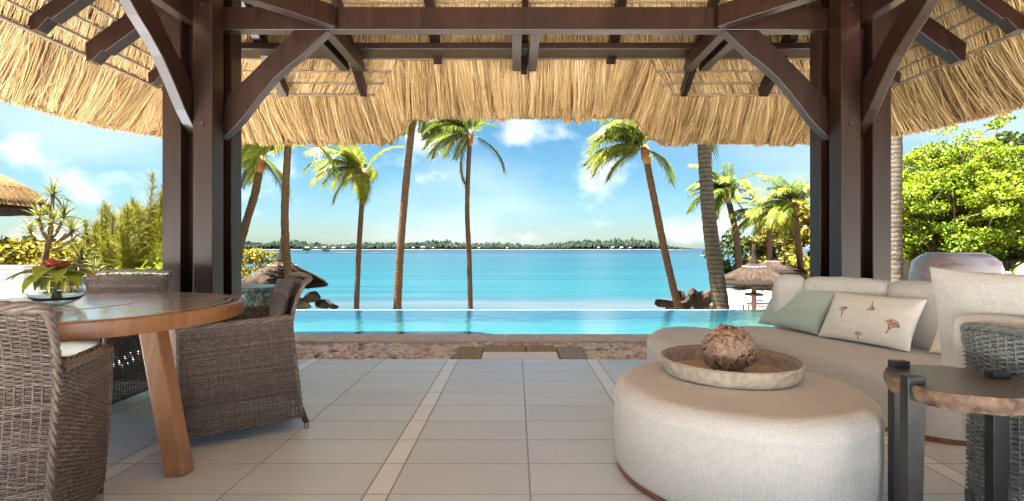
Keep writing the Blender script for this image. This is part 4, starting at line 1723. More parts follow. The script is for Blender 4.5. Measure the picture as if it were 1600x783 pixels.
def inset(loop_, d):
    res = []
    n = len(loop_)
    for i, p in enumerate(loop_):
        t = (loop_[(i + 1) % n] - loop_[i - 1]).normalized()
        nr = Vector((-t.y, t.x, 0))
        if nr.dot(cen - p) < 0 and False:
            nr = -nr
        res.append(p + nr * d)
    return res


sgn = 1 if sum((loop[i].x * loop[(i + 1) % len(loop)].y - loop[(i + 1) % len(loop)].x * loop[i].y) for i in range(len(loop))) > 0 else -1


def loft(levels, mat, name, cap=True):
    mb = MB()
    n = len(loop)
    for d, z in levels:
        for p in inset(loop, d * sgn):
            nz = noise.noise(Vector((p.x * 5, p.y * 5, z * 4))) * .006
            mb.v.append((p.x + nz, p.y + nz, z + (nz * .6 if z > .3 else 0)))
    for i in range(len(levels) - 1):
        for k in range(n):
            k2 = (k + 1) % n
            mb.f.append((i * n + k, i * n + k2, (i + 1) * n + k2, (i + 1) * n + k))
    if cap:
        mb.f.append(tuple(range((len(levels) - 1) * n, len(levels) * n)))
        mb.f.append(tuple(range(n - 1, -1, -1)))
    return mb.build(name, mat, sofa, smooth=True, world=True, auto=True)


loft([(.02, 0.0), (.018, .035)], M['plinth'], 'plinth')
loft([(.004, .034), (-.002, .10), (-.006, .2), (-.003, .29), (.0, .33), (.012, .362), (.034, .388), (.065, .402), (.11, .408), (.16, .410)], M['linen'], 'seat')


def place(o, c, ax_, ay_, az_):
    m = Matrix((tuple(ax_), tuple(ay_), tuple(az_))).transposed().to_4x4()
    m.translation = Vector(c)
    o.matrix_basis = m


def back_cushion(p, q, th=0.21, hgt=0.43, name='back_cushion', z0=0.395, lean=0.10):
    p, q = Vector((*p, 0)), Vector((*q, 0))
    d = q - p
    L_ = d.length
    d.normalize()
    nr = Vector((-d.y, d.x, 0))
    if nr.dot(Vector((2.1, 3.2, 0)) - p) < 0:
        nr = -nr
    up = (Vector((0, 0, 1)) - nr * lean).normalized()
    o = rbox(L_ - .004, th, hgt, .065, 9, (.006, .02, .012), .008, p.x * 10).build(name, M['linen'], sofa, smooth=True)
    o.matrix_parent_inverse = base_matrix(sofa).inverted()
    fw = up.cross(d).normalized()
    place(o, (p + q) / 2 + Vector((0, 0, z0 + hgt / 2)) - nr * 0.0, d, fw, up)


back_cushion((2.10, 4.07), (2.30, 3.95), 0.2, 0.43)
back_cushion((2.30, 3.95), (2.60, 3.44), 0.2, 0.43)
back_cushion((2.60, 3.44), (2.80, 2.84), 0.2, 0.43)


# ------------------------------------------------------------------ loose cushions
def pil_pt(u, v, Wd, Hd, T, seed, wr=1.0):
    g = max((1 - u * u), 0) * max((1 - v * v), 0)
    x_ = Wd / 2 * u * (1 - .07 * (1 - v * v) * abs(u) ** 2)
    y_ = Hd / 2 * v * (1 - .07 * (1 - u * u) * abs(v) ** 2)
    h = T / 2 * g ** .42
    h += wr * .007 * noise.noise(Vector((u * 2.2 + seed, v * 2.2, seed))) * min(1, g * 4)
    h += wr * .006 * abs(noise.noise(Vector((u * 4 + seed, v * 3 + u * 2, seed)))) * min(1, g * 4)
    return x_, y_, h


def pillow(name, mat, Wd, Hd, T, seed, n=30, parent=None):
    mb = MB()
    ids = {}
    for side in (1, -1):
        for i in range(n + 1):
            for j in range(n + 1):
                edge = i in (0, n) or j in (0, n)
                if edge and side == -1:
                    ids[(side, i, j)] = ids[(1, i, j)]
                    continue
                # denser towards the seams
                u = math.sin((i / n - .5) * math.pi)
                v = math.sin((j / n - .5) * math.pi)
                x_, y_, h = pil_pt(u, v, Wd, Hd, T, seed)
                ids[(side, i, j)] = len(mb.v)
                mb.v.append((x_, y_, h * side))
        for i in range(n):
            for j in range(n):
                q = (ids[(side, i, j)], ids[(side, i + 1, j)], ids[(side, i + 1, j + 1)], ids[(side, i, j + 1)])
                mb.f.append(q if side == 1 else q[::-1])
    o = mb.build(name, mat, parent, smooth=True)
    return o


def lean_pillow(name, label, mat, bl, br, H, T, lean, zb_, seed, roll=0.0, pull=0.0):
    """cushion standing on its lower edge bl-br, leaning back"""
    bl, br = Vector((*bl, zb_)), Vector((*br, zb_))
    ax_ = (br - bl)
    L_ = ax_.length
    ax_.normalize()
    ax_ = (ax_ + Vector((0, 0, roll))).normalized()
    back = Vector((0, 0, 1)).cross(ax_)
    back.z = 0
    back.normalize()
    ay_ = (Vector((0, 0, 1)) * math.cos(lean) + back * math.sin(lean))
    ay_ = (ay_ - ax_ * ay_.dot(ax_)).normalized()
    az_ = ax_.cross(ay_)
    o = pillow(name, mat, L_, H, T, seed)
    c = (bl + br) / 2 + ay_ * (H / 2)
    place(o, c, ax_, ay_, az_)
    tag(o, label, 'cushion')
    return o, L_


lean_pillow('throw_cushion', 'sage green plain cushion on the sofa', M['green_cloth'], (2.02, 4.16), (2.175, 3.60), .37, .15, R(33), .425, 3.0)
co, cl = lean_pillow('throw_cushion', 'cream cushion with brown coral branches on the sofa', M['cream_cloth'], (2.165, 3.58), (2.39, 3.03), .36, .16, R(30), .42, 7.0)


def coral(o, u0, v0, size, ang, seed, Wd, Hd, T, pseed, side=1):
    rnd = random.Random(seed)
    segs = []

    def grow(x_, y_, a, L_, wd, depth):
        x1, y1 = x_ + math.cos(a) * L_, y_ + math.sin(a) * L_
        segs.append((x_, y_, x1, y1, wd))
        if depth == 0:
            return
        grow(x1, y1, a + rnd.uniform(.25, .6), L_ * rnd.uniform(.65, .85), wd * .8, depth - 1)
        grow(x1, y1, a - rnd.uniform(.25, .6), L_ * rnd.uniform(.65, .85), wd * .8, depth - 1)
        if rnd.random() < .45:
            grow(x1, y1, a + rnd.uniform(-.2, .2), L_ * .7, wd * .8, depth - 1)
    grow(0, -.5 * size, ang, size * .27, size * .075, 4)
    mb = MB()

    def onp(px, py):
        u, v = max(-.985, min(.985, u0 + px / (Wd / 2))), max(-.985, min(.985, v0 + py / (Hd / 2)))
        x_, y_, h = pil_pt(u, v, Wd, Hd, T, pseed)
        return Vector((x_, y_, h + .0016))
    for (a, b, c, d, wd) in segs:
        dx, dy = c - a, d - b
        l_ = math.hypot(dx, dy)
        nx_, ny_ = -dy / l_ * wd / 2, dx / l_ * wd / 2
        for k in range(3):
            t0, t1 = k / 3, (k + 1) / 3 + .05
            q = [onp(a + dx * t0 + nx_, b + dy * t0 + ny_), onp(a + dx * t0 - nx_, b + dy * t0 - ny_), onp(a + dx * t1 - nx_, b + dy * t1 - ny_), onp(a + dx * t1 + nx_, b + dy * t1 + ny_)]
            mb.add(q, [(0, 1, 2, 3)])
    mb.build('coral_motif', M['coral_thread'], o)


for (u, v, sz, a, sd_) in ((-.45, .05, .095, 1.7, 1), (.58, -.28, .115, 1.2, 2), (.12, .80, .085, -1.4, 3), (.0, -.84, .08, 1.5, 4), (-.86, .82, .07, 2.6, 5)):
    coral(co, u, v, sz, a, sd_, cl, .36, .16, 7.0)
lean_pillow('throw_cushion', 'small cream cushion tucked behind the grey wicker armchair on the sofa', M['cream_cloth'], (2.50, 3.02), (2.66, 2.72), .32, .13, R(30), .42, 12.0)

# ------------------------------------------------------------------ grey wicker armchair with linen cushions
gc = thing('grey_wicker_armchair', 'grey wicker armchair seen from behind with linen back cushion', 'armchair', (1.824, 1.659, 0), R(-83))
Wg = M['wicker_grey']


def gback(u, v):
    z = 0.05 + v * (0.735 - 0.05)
    x_ = -0.365 + u * 0.73 + 0.0 * v
    return np.stack([x_, 0.055 * (2 * u - 1) ** 4 - 0.02 * v + 0.015 * np.sin(v * 3), z - 0.02 * np.abs(2 * u - 1) ** 5 * v], -1)


link('back_panel', weave(gback, 24, 76, 0.0058, 0.0048, 0.0038, 0.0055, Wg, 'back_panel', 2), gc)
link('back_rim', braid([(-.365, .05, .66), (-.362, .045, .70), (-.335, .02, .738), (-.2, -.015, .75), (0, -.02, .752), (.2, -.015, .75), (.335, .02, .738), (.365, .05, .69)], .014, Wg, 'back_rim'), gc)
for s_ in (1, -1):
    def gside(u, v):
        y_ = 0.06 + u * 0.44
        zt = 0.70 - 0.16 * np.minimum(u * 3, 1)
        return np.stack([s_ * (0.366 + 0.0 * u), y_, 0.05 + v * (zt - 0.05)], -1)
    link('side_panel', weave(gside, 15, 60, 0.0052, 0.0048, 0.0036, 0.005, Wg, 'side_panel', 2), gc)
    link('arm_rim', braid([(s_ * .366, .055, .69), (s_ * .366, .14, .60), (s_ * .366, .22, .545), (s_ * .366, .49, .54)], .014, Wg, 'arm_rim'), gc)
    for yy in (.03, .47):
        MB().tube([(s_ * .33, yy, .08), (s_ * .33, yy, 0)], [.02, .016], 8).build('leg', Wg, gc, smooth=True, auto=True)
o = rbox(.70, .44, .15, .05, 8, (0, 0, .015), .006).build('seat_cushion', M['linen'], gc, smooth=True)
o.location = (0, .28, .37)
MB().box(-.355, .355, .06, .49, .24, .285).build('seat_frame', Wg, gc, bevel=.004)
o = rbox(.76, .115, .56, .05, 9, (.004, .012, .01), .007, 4).build('back_cushion', M['linen'], gc, smooth=True)
o.location = (-.065, .125, .505)
o.rotation_euler = (R(6), R(-1.0), 0)
lean_pillow('large_cushion', 'large beige linen cushion in the grey wicker armchair', M['linen'], (1.995, 2.33), (2.07, 1.72), .52, .15, R(-8), .45, 21.0)

# ------------------------------------------------------------------ side table: slice of tree on black steel legs
st = thing('side_table', 'tree-slice side table with a live edge and black steel legs', 'table', (1.53, 1.715, 0))
SR, SZ = 0.222, 0.60


def wob(t, z=0):
    return 1 + .05 * math.sin(2 * t + .5) + .035 * math.sin(3 * t + 2) + .02 * math.sin(7 * t) + .012 * math.sin(13 * t + 1)


n = 90
top_l = [(SR * wob(2 * math.pi * k / n) * math.cos(2 * math.pi * k / n), SR * wob(2 * math.pi * k / n) * math.sin(2 * math.pi * k / n)) for k in range(n)]
mb = MB()
mb.v = [(a * .995, b * .995, SZ) for a, b in top_l] + [(0, 0, SZ + .0005)]
mb.f = [(k, (k + 1) % n, n) for k in range(n)]
mb.build('slab_top', M['slice'], st)
mb = MB()
lv = [(0.993, 0.0), (1.0, -.004), (1.02, -.015), (1.012, -.03), (.985, -.045), (.95, -.056)]
for i, (q, dz) in enumerate(lv):
    for k, (a, b) in enumerate(top_l):
        w_ = q + (.016 * noise.noise(Vector((a * 60, b * 60, dz * 60))) if 0 < i else 0)
        mb.v.append((a * w_, b * w_, SZ - .0006 + dz))
for i in range(len(lv) - 1):
    for k in range(n):
        k2 = (k + 1) % n
        mb.f.append((i * n + k2, i * n + k, (i + 1) * n + k, (i + 1) * n + k2))
mb.f.append(tuple(range((len(lv) - 1) * n, len(lv) * n)))
mb.build('live_edge', M['bark_edge'], st, smooth=True)
for (lx, ly, ang) in ((1.322, 1.665, 0.0), (1.452, 1.895, 0.0), (1.672, 1.735, 0.1)):
    px, py = lx - 1.53, ly - 1.715
    o = MB().extrude([(-.028, 0), (.018, 0), (.032, SZ - .05), (.032, SZ + .024), (-.028, SZ + .024)], (px, py + .018, 0), (1, 0, 0), (0, 0, 1), (0, -.036, 0)).build('leg', M['steel_black'], st, bevel=.0025)
MB().bar((-.17, -.06, .537), (.13, .0, .537), .03, .012).build('cross_bar', M['steel_black'], st)
MB().bar((-.08, .17, .537), (.02, .0, .530), .03, .012).build('cross_bar', M['steel_black'], st)

# ------------------------------------------------------------------ pots, drum stool, low wall


def pot(label, x_, y_, r, h):
    root = thing('ceramic_pot', label, 'pot', (x_, y_, -0.044), random.uniform(0, 6), 'glazed garden pots')
    prof = [(r * .5, 0), (r * .62, .03)]
    for k in range(1, 12):
        tt = k / 12
        prof.append((r * (.62 + .38 * math.sin(min(tt * 1.35, 1) * math.pi / 2) - (0 if tt < .75 else .9 * (tt - .75) ** 1.6 * 1.6)), h * tt))
    prof += [(r * .80, h * .955), (r * .70, h * .985), (r * .60, h * .99), (r * .575, h * .975), (r * .60, h * .94), (r * .62, h * .90)]
    MB().lathe(prof, 48).build('body', M['ceramic'], root, smooth=True)
    MB().lathe([(r * .585, h * .97), (r * .60, h * 1.0), (r * .625, h * 1.002), (r * .64, h * .985)], 48).build('lip', M['ceramic'], root, smooth=True)
    return root


pot('large pale glazed round pot with brown streaks behind the sofa', 4.52, 5.14, 0.378, 1.05)
pot('pale glazed pot at the picture edge, mostly hidden beyond the large cushion', 5.60, 5.14, 0.34, 0.97)

ds = thing('drum_stool', 'green veined stone drum stool beside the post by the pool', 'stool', (-2.70, 5.16, 0.0))
MB().lathe([(.16, -.04), (.175, .0), (.178, .1), (.19, .25), (.215, .42), (.25, .56), (.272, .62)], 40).build('body', M['drum'], ds, smooth=True)
MB().lathe([(.26, .621), (.285, .63), (.288, .648), (.28, .658), (.001, .660)], 40).build('top', M['drum'], ds, smooth=True, auto=True)

lw = thing('garden_wall', 'low white rendered wall end beside the dining table', 'wall', (-5.0, 4.9, 0))
MB().box(-.70, .46, -.30, -.20, -.30, .86).build('wall_body', M['white_render'], lw, bevel=.008)
MB().box(-.70, .475, -.315, -.185, .8605, .89).build('capping', M['white_render'], lw, bevel=.006)

# ================================================================== shore: palms, parasols, rocks, trees


def to_ground(p):
    return float(ground_h(p[0], p[1]))


def frond_mesh(L, droop, up, n_leaf, mat, hang=0.6, sweep=0.75, seed=0, wl=0.42):
    """one palm frond: rachis along +X, curving down, with two rows of narrow leaflets"""
    rs = np.random.default_rng(seed)
    n = 16
    P, ang = [np.zeros(3)], up
    T = []
    for i in range(n):
        d = np.array([math.cos(ang), 0, math.sin(ang)])
        T.append(d)
        P.append(P[-1] + d * L / n)
        ang -= droop / n * (0.5 + 1.0 * i / n)
    P = np.array(P)
    T.append(T[-1])
    T = np.array(T)
    Vs, Fs, Ts = [], [], []
    # rachis as a thin three-sided tube
    k = 0
    for i in range(n + 1):
        r = 0.018 * (1 - .85 * i / n) * L / 2.2
        nr = np.array([-T[i][2], 0, T[i][0]])
        Vs += [P[i] + nr * r, P[i] + np.array([0, r, 0]) - nr * r * .5, P[i] - np.array([0, r, 0]) - nr * r * .5]
        Ts += [0.95] * 3
    for i in range(n):
        for q in range(3):
            q2 = (q + 1) % 3
            Fs.append((i * 3 + q, i * 3 + q2, i * 3 + 3 + q2, i * 3 + 3 + q))
    for j in range(n_leaf):
        t = 0.10 + 0.90 * (j + .5) / n_leaf
        f = t * n
        i = min(int(f), n - 1)
        p = P[i] + (P[i + 1] - P[i]) * (f - i)
        d = T[i]
        nr = np.array([-d[2], 0, d[0]])
        ll = wl * L / 2 * (math.sin(math.pi * (0.12 + 0.80 * t)) ** .7) * rs.uniform(.85, 1.1)
        for s_ in (1, -1):
            sd_ = np.array([0, s_, 0.0])
            dirv = sd_ * (1 - .25 * t) + d * sweep + nr * 0.25
            dirv = dirv / np.linalg.norm(dirv)
            m1 = p + dirv * ll * .5 + np.array([0, 0, -hang * ll * .10])
            tp = p + dirv * ll * .93 + np.array([0, 0, -hang * ll * .55]) + rs.normal(0, .02, 3) * L
            wv = 0.014 * L * .9
            wd = d * wv - nr * 0.3 * wv
            b = len(Vs)
            Vs += [p - wd * .4, p + wd * .4, m1 + wd * .75, m1 - wd * .75, tp]
            tt = float(np.clip(rs.normal(.5, .18) + .15 * (t - .5), 0, 1))
            Ts += [tt] * 5
            Fs += [(b, b + 1, b + 2, b + 3), (b + 3, b + 2, b + 4, b + 4)]
    me = bpy.data.meshes.new('frond')
    me.from_pydata([tuple(v) for v in Vs], [], [tuple(dict.fromkeys(f)) for f in Fs])
    a = me.attributes.new("tint", 'FLOAT', 'POINT')
    a.data.foreach_set("value", np.array(Ts, dtype=np.float32))
    me.materials.append(mat)
    me.update()
    return me


FR = {}
for key, mt in (('g', 'frond'), ('y', 'frond_gold')):
    FR[key] = [frond_mesh(2.2, R(70), R(60), 64, M[mt], .6, seed=1, wl=.5), frond_mesh(2.3, R(95), R(38), 64, M[mt], .9, seed=2, wl=.52),
               frond_mesh(2.2, R(85), R(12), 60, M[mt], 1.1, seed=3, wl=.52), frond_mesh(1.9, R(60), R(-25), 54, M[mt], 1.1, seed=4, wl=.48)]


def palm(label, pts, r0, r1, key='g', crown=True, size=1.0, wind=math.pi, seed=1, nf=22, spread=1.0, mat='palm_trunk', extra=()):
    """pts from crown down to the ground"""
    rd = random.Random(seed)
    top = Vector(pts[0])
    bot = Vector(pts[-1])
    gz = to_ground(bot)
    bot2 = Vector((bot.x + (bot.x - pts[-2][0]) * .2, bot.y, gz - 0.15))
    root = thing('coconut_palm', label, 'palm', (bot2.x, bot2.y, gz), 0, 'coconut palms along the shore')
    path = catmull([Vector(p) for p in pts] + [bot2], 9)[::-1]
    m = len(path)
    rad = []
    for i in range(m):
        t = i / (m - 1)
        q = r0 + (r1 - r0) * t + (r0 * .45) * max(0, 1 - t * 9)
        q *= 1 + .035 * math.sin(i * 2.1) + .03 * rd.uniform(-1, 1)
        rad.append(q)
    # trunk swells a little under the crown
    MB().tube(path, rad, 12).build('trunk', M[mat], root, smooth=True, world=True)
    if not crown:
        return root
    d = (top - path[-4]).normalized()
    neck = MB().tube([top - d * .55 * size, top - d * .35 * size, top - d * .1 * size, top + d * .12 * size], [r1 * 1.05, r1 * 1.55, r1 * 1.5, r1 * .7], 10)
    neck.build('leaf_sheath', M['petiole'], root, smooth=True, world=True)
    for k in range(nf):
        a = k * 2.39996 + seed
        el = k / nf
        var = 0 if el < .25 else 1 if el < .55 else 2 if el < .85 else 3
        # the wind pushes every frond towards one side
        ca, sa = math.cos(a), math.sin(a)
        wx, wy = math.cos(wind), math.sin(wind)
        b = (0.5, 1.0, 1.1, 0.4)[var] * spread
        ax_ = math.atan2(sa + wy * b, ca + wx * b)
        o = link('frond', FR[key][var], root)
        o.matrix_parent_inverse = base_matrix(root).inverted()
        o.location = top + Vector((math.cos(ax_) * .05, math.sin(ax_) * .05, rd.uniform(-.05, .05)))
        o.rotation_euler = (rd.uniform(-.5, .5), rd.uniform(-.15, .15) + (0.10 if math.cos(ax_ - wind) < 0 else -.05), ax_)
        o.scale = (size * rd.uniform(.85, 1.08),) * 3
    for (var, a, tilt, sc) in extra:
        o = link('frond', FR[key][var], root)
        o.matrix_parent_inverse = base_matrix(root).inverted()
        o.location = top
        o.rotation_euler = (0, tilt, a)
        o.scale = (size * sc,) * 3
    return root


def pp(lst, Y):
    return [at(a, b, Y) for a, b in lst]


palm('leaning coconut palm nearest the dining-side post, crown half hidden', pp([(408, 248), (399, 300), (384, 350), (372, 400), (366, 470)], 14), .115, .10, 'g', seed=2, size=.72)
palm('tall coconut palm whose trunk crosses the dining-side beach parasol', pp([(453, 200), (449, 245), (445, 330), (447, 390), (452, 440), (455, 480)], 11.5), .10, .075, 'g', seed=5, size=.8)
palm('slim coconut palm with a full crown, first palm standing clear over the pool edge', pp([(569, 268), (566, 310), (562, 370), (559, 430), (557, 490)], 15), .085, .07, 'y', seed=3, size=.74, nf=24)
palm('tall coconut palm with its crown hidden by the eave, beside the full-crowned slim palm', pp([(655, 150), (644, 200), (634, 290), (627, 370), (623, 430), (621, 490)], 13), .115, .085, 'g', seed=4, size=.8)
palm('slim straight coconut palm with one long frond hanging beside its trunk', pp([(735, 208), (732, 260), (730, 330), (733, 400), (735, 490)], 15), .082, .065, 'g', seed=6, size=.74, spread=1.2, extra=((3, R(200), R(38), 1.15),))
palm('curved leaning coconut palm with fronds blown towards the sea horizon', pp([(1008, 232), (1013, 265), (1022, 310), (1036, 380), (1052, 450), (1060, 490)], 13), .105, .085, 'g', seed=8, size=.74, spread=1.5)
palm('thick grey palm trunk nearest the pool with its crown above the eave', pp([(1090, 120), (1097, 200), (1101, 250), (1105, 310), (1110, 360), (1118, 420), (1128, 490)], 9.8), .165, .105, 'g', seed=9, size=1.0, mat='palm_trunk_grey')
palm('bushy coconut palm behind the thick grey trunk, over the thatched parasols', pp([(1135, 300), (1141, 325), (1149, 360), (1154, 400), (1158, 440)], 42), .28, .23, 'g', seed=10, size=1.75, nf=24, spread=.7)
palm('short golden windswept coconut palm behind the thatched parasols', pp([(1203, 340), (1202, 370), (1203, 410), (1203, 440)], 40), .23, .21, 'y', seed=13, size=1.45, nf=26, spread=1.0)
palm('coconut palm with a pale pink trunk beside the sofa-side post', pp([(1241, 318), (1244, 350), (1249, 400), (1253, 440)], 22), .14, .13, 'g', seed=12, size=.98, nf=24, spread=1.0, mat='palm_trunk')
palm('upright grey palm trunk right behind the sofa-side post', pp([(1399, 120), (1399, 210), (1398, 300), (1398, 380), (1399, 445)], 9.8), .135, .115, crown=False, mat='palm_trunk_grey')


# ------------------------------------------------------------------ thatched beach parasols
def parasol(label, cx_, cy_, zbrim, rad, h, seed, shelf=False, lean=0.0):
    gz = to_ground((cx_, cy_))
    root = thing('thatched_parasol', label, 'parasol', (cx_, cy_, gz), 0, 'thatched parasols on the beach')
    z0 = zbrim - gz
    MB().tube([(0, 0, -.2), (0, 0, z0 + h * .8)], .085, 10).build('post', M['driftwood'], root, smooth=True)
    prof = [(rad * .985, z0 - .02), (rad, z0 + .03), (rad * .965, z0 + .11), (rad * .8, z0 + .30 * h * .9), (rad * .55, z0 + .52 * h * .9), (rad * .28, z0 + .74 * h * .9), (rad * .13, z0 + .92 * h * .9), (.06, z0 + h)]
    under = [(.08, z0 + h * .55), (rad * .5, z0 + h * .30), (rad * .93, z0 + .02)]
    MB().lathe(under + prof, 40).build('thatch_cone', M['thatch_top'], root, smooth=True)
    # straws lying down the cone
    n = 5200
    a = rng.uniform(0, 2 * math.pi, n)
    t0 = rng.uniform(0, .85, n) ** .8
    rr = np.array([q[0] for q in prof[1:]][::-1])
    zz_ = np.array([q[1] for q in prof[1:]][::-1])
    r0_ = rad * (.10 + .85 * t0)
    r1_ = np.minimum(r0_ + rad * rng.uniform(.14, .24, n), rad * rng.uniform(.985, 1.03, n))
    z0_, z1_ = np.interp(r0_, rr, zz_) + .015, np.interp(np.minimum(r1_, rad), rr, zz_) + rng.uniform(-.0, .03, n)
    z1_ -= np.where(r1_ > rad * .97, rng.uniform(0.02, .10, n), 0)
    a2 = a + rng.normal(0, .035, n)
    P0 = np.stack([r0_ * np.cos(a), r0_ * np.sin(a), z0_], -1)
    P1 = np.stack([r1_ * np.cos(a2), r1_ * np.sin(a2), z1_], -1)
    link('thatch_straw', strand_mesh('thatch_straw', P0, P1, rng.uniform(.012, .026, n), M['straw_grey'], segs=2, taper=.6), root)["kind"] = 'stuff'
    sh = h * .62
    MB().lathe([(rad * .16, z0 + h * .80), (rad * .13, z0 + h * .92), (rad * .075, z0 + h * 1.08), (rad * .055, z0 + h + sh * .6), (rad * .050, z0 + h + sh), (rad * .025, z0 + h + sh + .02)], 14,
               wob=lambda t, z: 1 + .06 * math.sin(5 * t + z * 20)).build('spire', M['thatch_top'], root, smooth=True)
    link('binding', braid([(rad * .30 * math.cos(q), rad * .30 * math.sin(q), z0 + h * .70) for q in np.linspace(0, 2 * math.pi, 15)], .022, M['driftwood'], 'binding', 8), root)
    if shelf:
        MB().lathe([(.001, z0 - .42), (.30, z0 - .42), (.31, z0 - .40), (.31, z0 - .36), (.30, z0 - .345), (.10, z0 - .345)], 24).build('shelf', M['stem_pale'], root, smooth=True, auto=True)
    return root


parasol('thatched beach parasol in front of the rocks, crossed by a palm trunk', (441 - 806) / 780 * 15.6, 15.6, 1.05 - 59 / 780 * 15.6, 1.33, .92, 1)
parasol('near thatched beach parasol with a round shelf on its post', (1178 - 806) / 780 * 17.5, 17.5, 1.05 - 55 / 780 * 17.5, 1.22, .84, 2, True)
parasol('far thatched beach parasol half hidden behind the near one', (1209 - 806) / 780 * 22, 22, 1.05 - 38 / 780 * 22, 1.25, .70, 3)


# ------------------------------------------------------------------ beach loungers
def lounger(label, x_, y_, rz):
    gz = to_ground((x_, y_))
    root = thing('beach_lounger', label, 'lounger', (x_, y_, gz), rz, 'navy loungers on the sand')
    MB().box(-.95, .95, -.33, .33, .27, .33).build('frame', M['driftwood'], root, bevel=.01)
    for a in (-.8, .8):
        for b in (-.26, .26):
            MB().box(a - .035, a + .035, b - .035, b + .035, -.1, .27).build('leg', M['driftwood'], root)
    rbox(1.25, .64, .10, .04, 4).build('mattress', M['navy_cloth'], root, smooth=True).location = (-.30, 0, .385)
    o = rbox(.75, .64, .10, .04, 4).build('backrest', M['navy_cloth'], root, smooth=True)
    o.location = (.60, 0, .60)
    o.rotation_euler = (0, R(-42), 0)
    return root


lounger('navy beach lounger under the near parasol with its back raised', 13.3, 27.2, R(6))
lounger('navy beach lounger beyond, under the far parasol', 14.7, 28.6, R(-4))


# ------------------------------------------------------------------ boulders
def rock(label, c, s, seed, mat='boulder', sub=4):
    bv_, bf_ = ico(sub)
    V_ = []
    rd = random.Random(seed)
    cuts = [Vector((rd.gauss(0, 1), rd.gauss(0, 1), rd.gauss(0, .8))).normalized() for _ in range(11)]
    lim = [rd.uniform(.62, .92) for _ in cuts]
    o3 = Vector((seed * 7.1, seed * 3.3, 0))
    for p in bv_:
        v = Vector(tuple(p))
        q = 1.12 + .22 * noise.noise(v * 1.3 + o3)
        # flat broken faces
        for d, l in zip(cuts, lim):
            e = v.dot(d) * q
            if e > l:
                q *= (l + (e - l) * .12) / e
        q += .10 * (abs(noise.noise(v * 3.4 + o3)) - .2) + .05 * noise.noise(v * 8 + o3)
        V_.append((v.x * q * s[0], v.y * q * s[1], v.z * q * s[2]))
    o = MB().add(V_, [tuple(f) for f in bf_]).build('boulder', M[mat], smooth=True)
    o.location = c
    tag(o, label, 'boulder', 'boulders at the waterline')
    return o


RK = 14.0
for k, (px, py, sx, sy, lab, mt) in enumerate([
        (1039, 474, 14, 7, 'flat dark boulder farthest out towards the sea, sofa side', 'boulder'),
        (1062, 462, 9, 8, 'small dark boulder on top, next to the leaning palm', 'boulder'),
        (1071, 474, 12, 13, 'dark boulder right behind the leaning palm trunk', 'boulder'),
        (1097, 468, 16, 17, 'largest dark boulder, between the leaning palm and the thick trunk', 'boulder'),
        (1106, 478, 17, 13, 'pale lichen boulder at the foot of the thick trunk', 'boulder_pale'),
        (1075, 484, 7, 5, 'small dark boulder at the pool edge beside the pale one', 'boulder'),
        (1048, 484, 11, 6, 'low tan boulder in the wet sand, sofa side', 'boulder_pale'),
        (1082, 456, 8, 7, 'knobbly dark boulder leaning on the seaward face of the largest one', 'boulder'),
        (1056, 471, 8, 8, 'dark rounded boulder between the flat seaward one and the leaning palm', 'boulder'),
        (1118, 462, 12, 14, 'dark boulder mostly hidden by the thick trunk', 'boulder'),
        (1088, 482, 9, 7, 'brown boulder wedged between the largest one and the pale one', 'boulder')]):
    Y = RK + (k % 3) * .5
    c = at(px, py, Y)
    rock(lab, c, (sx / 780 * Y, sx / 780 * Y * .8, sy / 780 * Y), k + 1, mt)
for k, (px, py, sx, sy, lab, mt) in enumerate([
        (487, 464, 13, 8, 'jagged dark boulder behind the wicker chair back', 'boulder'),
        (505, 475, 16, 7, 'dark flat boulder sloping to the water, dining side', 'boulder'),
        (522, 480, 9, 4, 'low dark boulder farthest out in the water, dining side', 'boulder'),
        (470, 476, 18, 9, 'tan boulder beside the drum stool, behind the chair', 'boulder_pale'),
        (424, 470, 14, 9, 'reddish brown boulder between the drum stool and the chair back', 'boulder_pale'),
        (437, 480, 13, 8, 'brown boulder low behind the chair arm', 'boulder'),
        (410, 480, 12, 8, 'brown boulder touching the drum stool outline', 'boulder'),
        (448, 464, 10, 6, 'small brown boulder under the parasol brim', 'boulder')]):
    Y = 14.2 + (k % 3) * .5
    c = at(px, py, Y)
    rock(lab, c, (sx / 780 * Y, sx / 780 * Y * .8, sy / 780 * Y), k + 21, mt)


# ------------------------------------------------------------------ broad-leaved trees and shrubs
def clump_points(cs, rs, per):
    P = []
    for c, r in zip(cs, rs):
        d = norm(rng.normal(size=(per, 3)))
        q = rng.uniform(.45, 1.0, per) ** .6
        P.append(np.array(c) + d * (q * r)[:, None] * np.array([1, 1, .75]))
    return np.concatenate(P)


